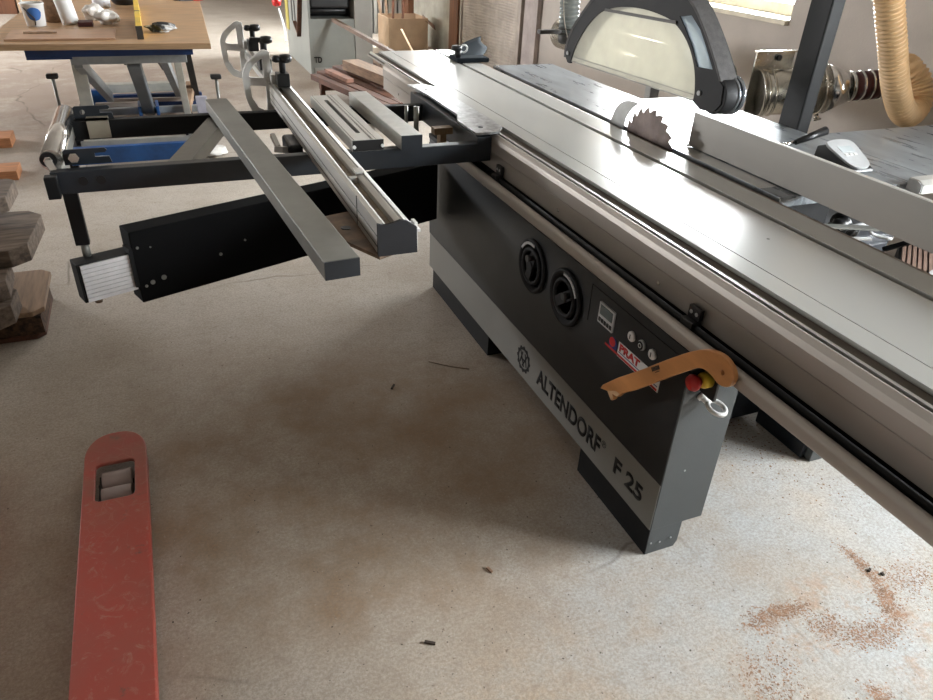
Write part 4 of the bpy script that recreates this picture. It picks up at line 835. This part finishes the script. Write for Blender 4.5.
# lower frame
bm = bmesh.new(); box(bm, -0.605, 0.22, 5.28, 5.33, 0.05, 0.16); mk('base_beam', bm, 'blue', wb, 0.004, label='bright blue front beam')
bm = bmesh.new(); box(bm, -0.55, 0.20, 5.56, 5.60, 0.05, 0.13); mk('base_beam', bm, 'liftpale', wb, 0.004)
bm = bmesh.new()
for yy, zz, hh, in ((6.40, 0.10, 0.05), (6.15, 0.08, 0.04)): mk('base_beam', B(-0.52, 0.34, yy, yy+0.05, zz, zz+hh), 'liftgrey', wb, 0.004)
mk('base_beam', B(-0.56, 0.36, 6.88, 6.94, 0.05, 0.15), 'darkblue', wb, 0.004)
mk('base_beam', B(-0.56, 0.34, 6.28, 6.33, 0.06, 0.10), 'darkblue', wb, 0.004)
bm = bmesh.new(); box(bm, -0.42, 0.33, 7.02, 7.12, 0.14, 0.21); mk('base_beam', bm, 'liftpale', wb, 0.004)
bm = bmesh.new(); beam(bm, (-0.48, 6.62, 0.13), (-0.12, 6.60, 0.13), 0.045, 0.045); beam(bm, (-0.40, 6.80, 0.13), (0.28, 6.74, 0.13), 0.03, 0.03); mk('tie_bar', bm, mat('pinkish_bar', (0.40, 0.34, 0.30), 0.5), wb)
bm = bmesh.new(); prism(bm, [(6.72, 0.05), (6.95, 0.05), (6.95, 0.20), (6.82, 0.21)], 'x', -0.56, -0.40); mk('corner_guard', bm, 'blue', wb, 0.01)
bm = bmesh.new()
box(bm, -0.62, -0.56, 5.34, 6.9, 0.05, 0.09); box(bm, 0.19, 0.24, 5.34, 6.9, 0.05, 0.09); box(bm, -0.62, -0.57, 5.3, 5.36, 0, 0.05); box(bm, 0.19, 0.24, 5.3, 5.36, 0, 0.05); box(bm, -0.62, -0.57, 6.8, 6.86, 0, 0.05); box(bm, 0.19, 0.24, 6.8, 6.86, 0, 0.05)
mk('base_rail', bm, 'black', wb)
bm = bmesh.new(); box(bm, -0.58, -0.53, 5.575, 5.60, 0.10, 0.145); box(bm, 0.14, 0.19, 5.575, 5.60, 0.10, 0.145); mk('base_plug', bm, 'plastic', wb)
def pad(x, y, zt, lab):
    t = thing('roller_stand', lab, 'stand', (x, y, 0))
    bm = bmesh.new(); cyl(bm, (x, y, 0.012), (x, y, zt), 0.012, seg=12); cyl(bm, (x, y, 0), (x, y, 0.012), 0.07, seg=20); mk('rod', bm, 'tubegrey', t)
    mk('rubber_pad', B(x-0.04, x+0.04, y-0.03, y+0.03, zt, zt+0.035), 'plastic', t, 0.01)
pad(-0.70, 6.25, 0.42, 'thin stand with black rubber pad left of the lift table')
pad(0.435, 6.05, 0.42, 'thin stand with black rubber pad right of the lift table')
solo('wood_block', (lambda b_: (beam(b_, (0.20, 6.35, 0.135), (0.27, 6.75, 0.24), 0.06, 0.07), b_)[1])(bmesh.new()), 'tanwood', 'small tan wooden block leaning on the lift table base', 'block')
solo('grey_box_section', B(0.265, 0.345, 6.0, 6.06, 0.0, 0.30), mat('lavender_grey_metal', (0.42, 0.41, 0.48), 0.45, 0.2), 'lavender-grey upright box section beside the lift table', 'post', bev=0.004)

# on the bench
ZB = 0.8205
bk = thing('paint_bucket', 'white paint bucket with round blue label on the workbench', 'bucket', (-0.68, 5.93, ZB))
bm = bmesh.new(); lathe(bm, [(0.056, 0), (0.058, 0.002), (0.070, 0.132), (0.074, 0.134), (0.074, 0.142), (0.068, 0.142), (0.066, 0.13), (0.0, 0.125)], (-0.68, 5.93, ZB), seg=32); mk('tub', bm, 'white', bk)
bm = bmesh.new(); n = 16; rows = []
for i in range(n+1):
    t = -0.75+1.5*i/n; a = -math.pi/2+t*0.85+0.1; h = 0.040*math.sqrt(max(0, 1-(t/0.78)**2)); rr = 0.0675
    rows.append([bm.verts.new((-0.68+rr*math.cos(a)*(1+k*0.045), 5.93+rr*math.sin(a)*(1+k*0.045), ZB+0.078+k*h)) for k in (-1, 1)])
for p, q in zip(rows, rows[1:]): bm.faces.new((p[0], q[0], q[1], p[1]))
r_ = bmesh.ops.extrude_face_region(bm, geom=list(bm.faces))
for g in r_['geom']:
    if isinstance(g, bmesh.types.BMVert): g.co += (g.co-Vector((-0.68, 5.93, g.co.z))).normalized()*0.001
mk('round_label', bm, mat('blue_label', (0.03, 0.12, 0.36), 0.45), bk)
bm = bmesh.new(); sweep(bm, [(-0.745, 5.92, 0.95), (-0.72, 5.87, 0.925), (-0.700, 5.861, 0.90), (-0.675, 5.862, 0.87), (-0.68, 5.868, 0.83)], 0.004, 6); mk('paint_drip', bm, 'crumb', bk)
solo('stirring_stick', (lambda b_: (beam(b_, (-0.740, 5.97, 0.965), (-0.84, 6.05, 1.10), 0.012, 0.005), b_)[1])(bmesh.new()), 'white', 'thin white stirring stick poking out of the paint bucket', 'stick')
bm = bmesh.new(); lathe(bm, [(0.052, 0.0), (0.055, 0.003), (0.055, 0.26), (0.045, 0.27), (0.045, 0.30), (0.0, 0.30)], (-0.475, 6.0, ZB), (-0.16, 0.05, 1), 28); solo('white_canister', bm, 'white', 'tall white canister tilting on the workbench beside the bucket', 'canister')
bm = bmesh.new(); lathe(bm, [(0.064, 0.0), (0.066, 0.01), (0.078, 0.23), (0.0, 0.23)], (-0.30, 6.95, ZB), seg=32); t = solo('white_tub', bm, mat('bluish_white_tub', (0.66, 0.68, 0.74), 0.4), 'bluish white tub standing farther back on the workbench', 'tub')
bm = bmesh.new(); lathe(bm, [(0.055, 0), (0.058, 0.17), (0.06, 0.26), (0.0, 0.26)], (-0.585, 6.12, ZB), seg=24); solo('roll', bm, 'tanwood', 'brown cylindrical roll standing between the bucket and the canister', 'roll')
bm = bmesh.new(); bmesh.ops.create_icosphere(bm, subdivisions=3, radius=0.11, matrix=Matrix.Translation((-0.13, 7.15, ZB+0.075)))
for v in bm.verts: v.co.z = ZB+(v.co.z-ZB)*0.75 if v.co.z > ZB else ZB
for f in bm.faces: f.smooth = True
t = solo('black_bag', bm, 'plastic', 'black glossy helmet-like bag at the back of the workbench', 'bag')
solo('red_box', B(-0.425, -0.335, 5.86, 5.98, ZB, ZB+0.028), 'darkred', 'dark red flat box under the crumpled white cloth', 'box', bev=0.002)
def crumple(c, s, n, seed):
    random.seed(seed); bm = bmesh.new(); bmesh.ops.create_icosphere(bm, subdivisions=4, radius=1)
    ps = [(Vector((random.uniform(-1, 1), random.uniform(-1, 1), random.uniform(-1, 1))).normalized(), random.uniform(5, 9), random.uniform(0, 6)) for _ in range(n)]
    for v in bm.verts:
        d = v.co.normalized(); k = 1+sum(0.07*math.sin(w_*d.dot(q)+ph) for q, w_, ph in ps)
        v.co = Vector((c[0]+d.x*s[0]*k, c[1]+d.y*s[1]*k, max(c[2], c[2]+s[2]*0.9+d.z*s[2]*k)))
    return bm
bm = crumple((-0.245, 6.00, ZB+0.0), (0.075, 0.075, 0.045), 9, 3); solo('crumpled_cloth', bm, 'cloth', 'crumpled white cloth lying beside the dark red box on the workbench', 'cloth')
bm = crumple((-0.33, 6.22, ZB+0.0), (0.070, 0.08, 0.055), 9, 5); solo('crumpled_cloth', bm, 'cloth', 'smaller crumpled white cloth heap behind the dark red box', 'cloth')
lv2 = thing('spirit_level', 'long yellow spirit level standing on edge on the workbench', 'level', (-0.04, 6.3, ZB))
mk('level_body', B(-0.060, -0.025, 5.30, 7.0, ZB, ZB+0.075), 'yellow', lv2, 0.002)
bm = bmesh.new(); box(bm, -0.062, -0.023, 5.290, 5.30, ZB, ZB+0.077); mk('end_cap', bm, 'skirt', lv2); mk('vial_window', B(-0.0605, -0.0245, 6.05, 6.10, ZB+0.04, ZB+0.0755), 'plastic', lv2)
mk('level_face', B(-0.0612, -0.060, 5.31, 7.0, ZB+0.004, ZB+0.070), mat('tan_level_face', (0.42, 0.30, 0.10), 0.4), lv2)
bm = crumple((0.095, 5.62, ZB), (0.085, 0.06, 0.028), 11, 8); solo('work_glove', bm, mat('black_white_glove', (0.02, 0.02, 0.022), 0.8, 0, 0.1, 9, col2=(0.5, 0.5, 0.5), thr=(0.40, 0.48)), 'black glove with white edging beside the spirit level', 'glove')
bm = bmesh.new(); lathe(bm, [(0.05, 0), (0.055, 0.03), (0.0, 0.03)], (0.11, 7.50, ZB)); solo('cream_lid', bm, mat('cream_plastic', (0.75, 0.68, 0.50), 0.5), 'round cream coloured lid at the back of the workbench', 'lid')
pl = thing('pliers', 'pair of pliers with red grips at the back of the workbench', 'pliers', (0.42, 7.45, ZB))
bm = bmesh.new(); beam(bm, (0.30, 7.40, ZB+0.012), (0.42, 7.44, ZB+0.012), 0.05, 0.022); beam(bm, (0.27, 7.46, ZB+0.01), (0.35, 7.42, ZB+0.01), 0.03, 0.02); mk('jaws', bm, 'plastic', pl)
bm = bmesh.new(); beam(bm, (0.42, 7.44, ZB+0.015), (0.51, 7.47, ZB+0.015), 0.06, 0.03); mk('grips', bm, 'red', pl, 0.008)
bm = bmesh.new(); beam(bm, (-0.715, 5.50, ZB+0.018), (-0.53, 5.51, ZB+0.018), 0.03, 0.008); solo('wooden_strip', bm, 'tanwood', 'narrow wooden strip lying at the front of the workbench on the board', 'strip')
bm = bmesh.new(); box(bm, -0.80, -0.19, 5.28, 5.66, ZB, ZB+0.012); solo('thin_board', bm, mat('pinkish_board', (0.50, 0.31, 0.20), 0.45, 0, 0.1, 5, (1, 5, 5)), 'thin pinkish wooden board lying at the front left of the workbench', 'board', bev=0.002)
solo('cardboard_sheet', B(-1.7, -1.35, 13.2, 13.6, 0.0, 0.30), 'cardboard', 'small brown cardboard box far away behind the bucket', 'box')
solo('brown_cabinet', B(-3.4, -1.75, 13.4, 13.9, 0.0, 0.9), 'brownpost', 'dark reddish-brown cabinet far away at the upper left corner', 'cabinet')
bm = crumple((0.30, 5.55, 0.002), (0.10, 0.13, 0.02), 8, 12); solo('white_sheet', bm, 'cloth', 'crumpled white plastic sheet on the floor under the outrigger frame', 'sheet')

# ------------------------------------------------------------ planing machine in the background
pm = thing('planing_machine', 'grey-green cabinet machine standing behind the timber stack', 'machine', (1.95, 8.8, 0))
bm = bmesh.new(); box(bm, 1.60, 1.628, 8.25, 9.6, 0.0, 1.3); box(bm, 1.628, 2.10, 8.262, 9.6, 0.0, 0.56); box(bm, 1.628, 2.10, 8.6, 9.6, 0.56, 1.3); mk('housing', bm, 'machine', pm, 0.003)
mk('side_column', B(2.105, 2.30, 8.255, 9.6, 0.0, 1.3), 'machine2', pm, 0.003)
mk('top_housing', B(1.628, 2.10, 8.255, 8.6, 0.82, 1.3), 'machine', pm)
bm = bmesh.new(); box(bm, 1.63, 2.098, 8.50, 8.60, 0.562, 0.82); mk('dark_bay', bm, 'black', pm)
bm = bmesh.new(); box(bm, 1.64, 2.06, 8.30, 8.50, 0.66, 0.78); cyl(bm, (1.64, 8.38, 0.63), (2.04, 8.38, 0.63), 0.035, seg=20); mk('black_roller', bm, 'plastic', pm, 0.02)
mk('plinth', B(1.64, 2.29, 8.25, 8.262, 0.0, 0.07), 'machine2', pm)
mk('marking', text('TD', Matrix(((1, 0, 0, 1.640), (0, 0, -1, 8.2485), (0, 1, 0, 0.125), (0, 0, 0, 1))), 0.085, 0.06, fat=0.03), 'black', pm)
mk('yellow_scale', B(1.592, 1.60, 9.40, 9.58, 0.30, 0.62), mat('yellow_scale_paint', (0.50, 0.42, 0.10), 0.6), pm)
bm = bmesh.new(); box(bm, 1.596, 1.60, 9.14, 9.20, 0.43, 0.70); box(bm, 1.596, 1.60, 8.98, 9.04, 0.40, 0.66); mk('vent_slot', bm, 'plastic', pm)
bm = bmesh.new(); beam(bm, (1.585, 8.72, 0.33), (1.585, 8.52, 0.74), 0.025, 0.06, (1, 0, 0)); beam(bm, (1.585, 8.72, 0.35), (1.585, 8.95, 0.45), 0.02, 0.05, (1, 0, 0)); mk('wooden_handle', bm, 'redwood', pm)
bm = bmesh.new(); sweep(bm, [(1.590, 9.70, 0.12), (1.60, 9.80, 0.25), (1.565, 9.9, 0.48)], 0.012, 8); bm2 = bm; solo('white_rod', bm, 'white', 'thin white rod leaning at the left side of the grey machine', 'rod')
solo('red_knob_lever', (lambda b_: (lathe(b_, [(0.0, 0), (0.05, 0.02), (0.06, 0.07), (0.03, 0.12), (0, 0.12)], (1.55, 9.93, 0.49)), b_)[1])(bmesh.new()), 'red', 'red knob at the top of the white rod by the grey machine', 'knob')

# ------------------------------------------------------------ timber stack beyond the frame
def timber(p0, p1, w_, h_, m_, lab, nm='timber_plank', g=None):
    bm = bmesh.new(); beam(bm, p0, p1, w_, h_); return solo(nm, bm, m_, lab, 'timber', g, 0.003)
tr_ = thing('trestle', 'low wooden trestle carrying the reddish planks', 'trestle', (1.75, 6.6, 0))
bm = bmesh.new(); box(bm, 1.40, 2.05, 6.80, 6.90, 0.14, 0.20); box(bm, 1.55, 2.25, 6.05, 6.15, 0.14, 0.20); mk('crossbar', bm, 'redwood', tr_)
for (x, y) in ((1.42, 6.85), (2.03, 6.85), (1.57, 6.1), (2.23, 6.1)): mk('leg', B(x-0.02, x+0.02, y-0.03, y+0.03, 0.0, 0.14), 'redwood', tr_)
timber((1.385, 7.02, 0.2255), (1.69, 5.70, 0.2255), 0.075, 0.05, 'redwood', 'outermost reddish plank with a pale sunlit edge in the timber stack')
timber((1.475, 7.15, 0.227), (1.77, 5.72, 0.227), 0.085, 0.053, 'redwood', 'second reddish plank from the left in the timber stack')
timber((1.57, 7.25, 0.2255), (1.865, 5.75, 0.2255), 0.085, 0.05, 'redwood', 'third reddish plank from the left in the timber stack')
timber((1.665, 7.32, 0.232), (1.96, 5.75, 0.232), 0.085, 0.063, 'redwood', 'thick reddish plank lying to the left of the big tan beam')
timber((1.765, 7.38, 0.2305), (2.06, 5.75, 0.2305), 0.09, 0.06, 'redwood', 'reddish plank lying under the big tan beam')
timber((1.875, 7.5, 0.233), (2.17, 5.85, 0.233), 0.10, 0.065, 'redwood', 'rightmost reddish plank of the timber stack beside the sliding table')
timber((1.755, 7.10, 0.3115), (1.955, 6.16, 0.3115), 0.17, 0.085, 'tanwood', 'big tan squared beam lying on top of the reddish planks', 'timber_beam')
timber((1.525, 7.02, 0.2715), (1.61, 6.55, 0.2715), 0.07, 0.034, mat('pinkish_offcut', (0.30, 0.15, 0.10), 0.6, 0, 0.2, 10), 'short pinkish offcut on the left planks of the timber stack', 'offcut')
bm = bmesh.new(); beam(bm, (1.86, 8.20, 0.56), (2.33, 6.80, 0.33), 0.045, 0.035); solo('long_batten', bm, mat('greybrown_batten', (0.20, 0.13, 0.09), 0.6, 0, 0.2, 10), 'long grey-brown batten leaning against the grey machine', 'batten')
# cardboard box of offcuts by the wall
cb = thing('cardboard_box', 'open brown cardboard box full of thin offcuts near the wall', 'box', (2.95, 9.7, 0))
bx0, bx1, by0, by1, bh = 2.84, 3.36, 9.40, 9.90, 0.42
bm = bmesh.new(); box(bm, bx0, bx1, by0, by0+0.008, 0, bh); box(bm, bx0, bx1, by1-0.008, by1, 0, bh); box(bm, bx0, bx0+0.008, by0+0.008, by1-0.008, 0, bh); box(bm, bx1-0.008, bx1, by0+0.008, by1-0.008, 0, bh); box(bm, bx0, bx1, by0, by1, 0, 0.008)
mk('carton', bm, 'cardboard', cb)
bm = bmesh.new(); beam(bm, (bx1-0.004, 9.60, bh-0.004), (bx1+0.15, 9.55, bh-0.13), 0.40, 0.006); mk('flap', bm, 'brownpost', cb)
offs = [((2.93, 9.8, 0.02), (2.80, 9.86, 0.78), 'tan'), ((2.98, 9.8, 0.02), (2.90, 9.86, 0.86), 'tan'), ((3.02, 9.84, 0.02), (3.05, 9.88, 0.80), 'red'), ((3.12, 9.8, 0.02), (3.20, 9.87, 0.72), 'red')]
words = ['leftmost', 'second from left', 'third from left', 'rightmost']
for (a, c, k), wd in zip(offs, words):
    bm = bmesh.new(); beam(bm, a, c, 0.03, 0.015, (0, 1, 0)); solo('thin_offcut', bm, 'tanwood' if k == 'tan' else 'redwood', wd+' of the thin offcuts standing in the cardboard box', 'offcut', 'offcuts in the cardboard box')
bm = bmesh.new(); beam(bm, (3.08, 9.05, 0.013), (2.99, 9.37, 0.30), 0.025, 0.010); solo('leaning_lath', bm, 'palewood', 'pale lath leaning against the front of the cardboard box', 'lath')
sw = thing('scrap_pallet', 'low pile of boards between the grey machine and the cardboard box', 'pile', (2.5, 8.4, 0))
mk('lower_board', B(2.36, 2.98, 8.0, 8.9, 0.0, 0.05), 'redwood', sw); mk('upper_board', B(2.40, 2.80, 8.1, 8.7, 0.0502, 0.09), mat('pale_pink_board', (0.45, 0.33, 0.26), 0.7), sw)
random.seed(4)
scr = ['reddish', 'pale', 'brown', 'light', 'dark']
for i in range(5):
    x, y = 2.45+i*0.085, 8.25+0.08*(i % 3); a = random.uniform(0, 3); L = 0.09
    bm = bmesh.new(); beam(bm, (x-L*math.cos(a), y-L*math.sin(a), 0.105+0.0*i), (x+L*math.cos(a), y+L*math.sin(a), 0.112), 0.04, 0.02)
    solo('wood_scrap', bm, ['redwood', 'palewood', 'tanwood', 'cloth', 'brownpost'][i], scr[i]+' wood scrap on the low board pile beside the cardboard box', 'scrap', 'wood scraps by the cardboard box')
bm = bmesh.new(); box(bm, 2.95, 3.5, 11.2, 11.9, 0, 0.9); solo('wall_shelf', bm, 'skirt', 'dark shelf unit in the shade behind the cardboard box', 'shelf')
bm = bmesh.new()
for i in range(7): box(bm, 3.05+i*0.075, 3.10+i*0.075, 11.1, 11.16, 0, 1.8)
solo('panel_boards', bm, 'machine2', 'grey upright boards leaning on the dark shelf unit', 'boards')

# ------------------------------------------------------------ dust, shavings and crumbs on the floor
def flakes(name, spots, n, s, m_, lab, seed):
    random.seed(seed); bm = bmesh.new()
    for _ in range(n):
        cx, cy, rx, ry = random.choice(spots)
        x, y = random.gauss(cx, rx), random.gauss(cy, ry)
        a = random.uniform(0, 6.28); L = s*random.uniform(0.5, 1.6); W = L*random.uniform(0.3, 0.8); h = s*random.uniform(0.15, 0.5); t = random.uniform(-0.3, 0.3)*L
        ca, sa_ = math.cos(a), math.sin(a)
        vs = [bm.verts.new((x+dx*ca-dy*sa_, y+dx*sa_+dy*ca, z)) for dx, dy, z in ((-L, -W, 0.0004), (L, -W, 0.0004), (L, W, 0.0004+abs(t)*0.3), (-L, W, 0.0004), (0, 0, h))]
        for f in ((0, 1, 4), (1, 2, 4), (2, 3, 4), (3, 0, 4), (3, 2, 1, 0)): bm.faces.new([vs[i] for i in f])
    o = solo(name, bm, m_, lab, 'shavings'); o['kind'] = 'stuff'; return o
flakes('wood_shavings', [(1.18, 0.70, 0.05, 0.04), (1.14, 0.62, 0.05, 0.04), (1.28, 0.83, 0.03, 0.02), (1.34, 0.845, 0.03, 0.012), (1.39, 0.83, 0.03, 0.012), (1.44, 0.76, 0.03, 0.02), (1.49, 0.71, 0.035, 0.02), (1.54, 0.68, 0.035, 0.02), (1.60, 0.70, 0.04, 0.02), (1.655, 0.74, 0.015, 0.02), (1.68, 0.78, 0.012, 0.02), (1.70, 0.84, 0.012, 0.03), (1.71, 0.91, 0.012, 0.03), (1.76, 0.80, 0.05, 0.03), (1.85, 0.78, 0.06, 0.04), (1.40, 0.55, 0.02, 0.02)], 5200, 0.0019, 'chip', 'reddish wood shavings swept over the pale floor near the lower right', 11)
flakes('sawdust_crumbs', [(1.85, 1.62, 0.05, 0.10), (1.80, 1.45, 0.05, 0.08), (1.95, 1.15, 0.15, 0.08), (1.75, 1.35, 0.1, 0.1)], 380, 0.0024, mat('brown_crumbs', (0.28, 0.16, 0.09), 0.85, 0, 0.3, 60), 'brown sawdust crumbs along the foot of the machine cabinet', 12)
flakes('floor_grit', [(0.6, 1.5, 1.0, 0.8), (0.0, 3.2, 0.8, 0.8), (1.4, 0.9, 0.6, 0.3), (0.4, 0.9, 0.5, 0.3)], 900, 0.0016, 'crumb', 'dark grit scattered over the whole concrete floor', 13)
def bit(x, y, L, a, m_, lab, nm='splinter'):
    bm = bmesh.new(); beam(bm, (x-L*math.cos(a), y-L*math.sin(a), 0.003), (x+L*math.cos(a), y+L*math.sin(a), 0.004), 0.007, 0.005); solo(nm, bm, m_, lab, 'splinter')
bit(0.415, 1.08, 0.014, 2.6, 'crumb', 'small dark splinter on the floor near the bottom centre')
bit(0.655, 1.245, 0.010, 1.9, 'chip', 'orange wood chip on the floor between the fork and the saw', 'wood_chip')
bit(0.665, 2.21, 0.015, 0.9, 'crumb', 'dark brown chip on the shaded floor in front of the far foot', 'wood_chip')
bit(1.71, 0.860, 0.006, 0.4, 'crumb', 'black crumb on the pale floor near the shavings, left of two', 'crumb')
bit(1.735, 0.835, 0.005, 1.4, 'crumb', 'black crumb on the pale floor near the shavings, right of two', 'crumb')
bm = bmesh.new(); sweep(bm, [(0.86, 2.34, 0.002), (0.93, 2.28, 0.002), (1.00, 2.235, 0.002)], 0.0015, 6); solo('thin_twig', bm, 'rust', 'thin brown twig on the floor under the cogwheel emblem', 'twig')
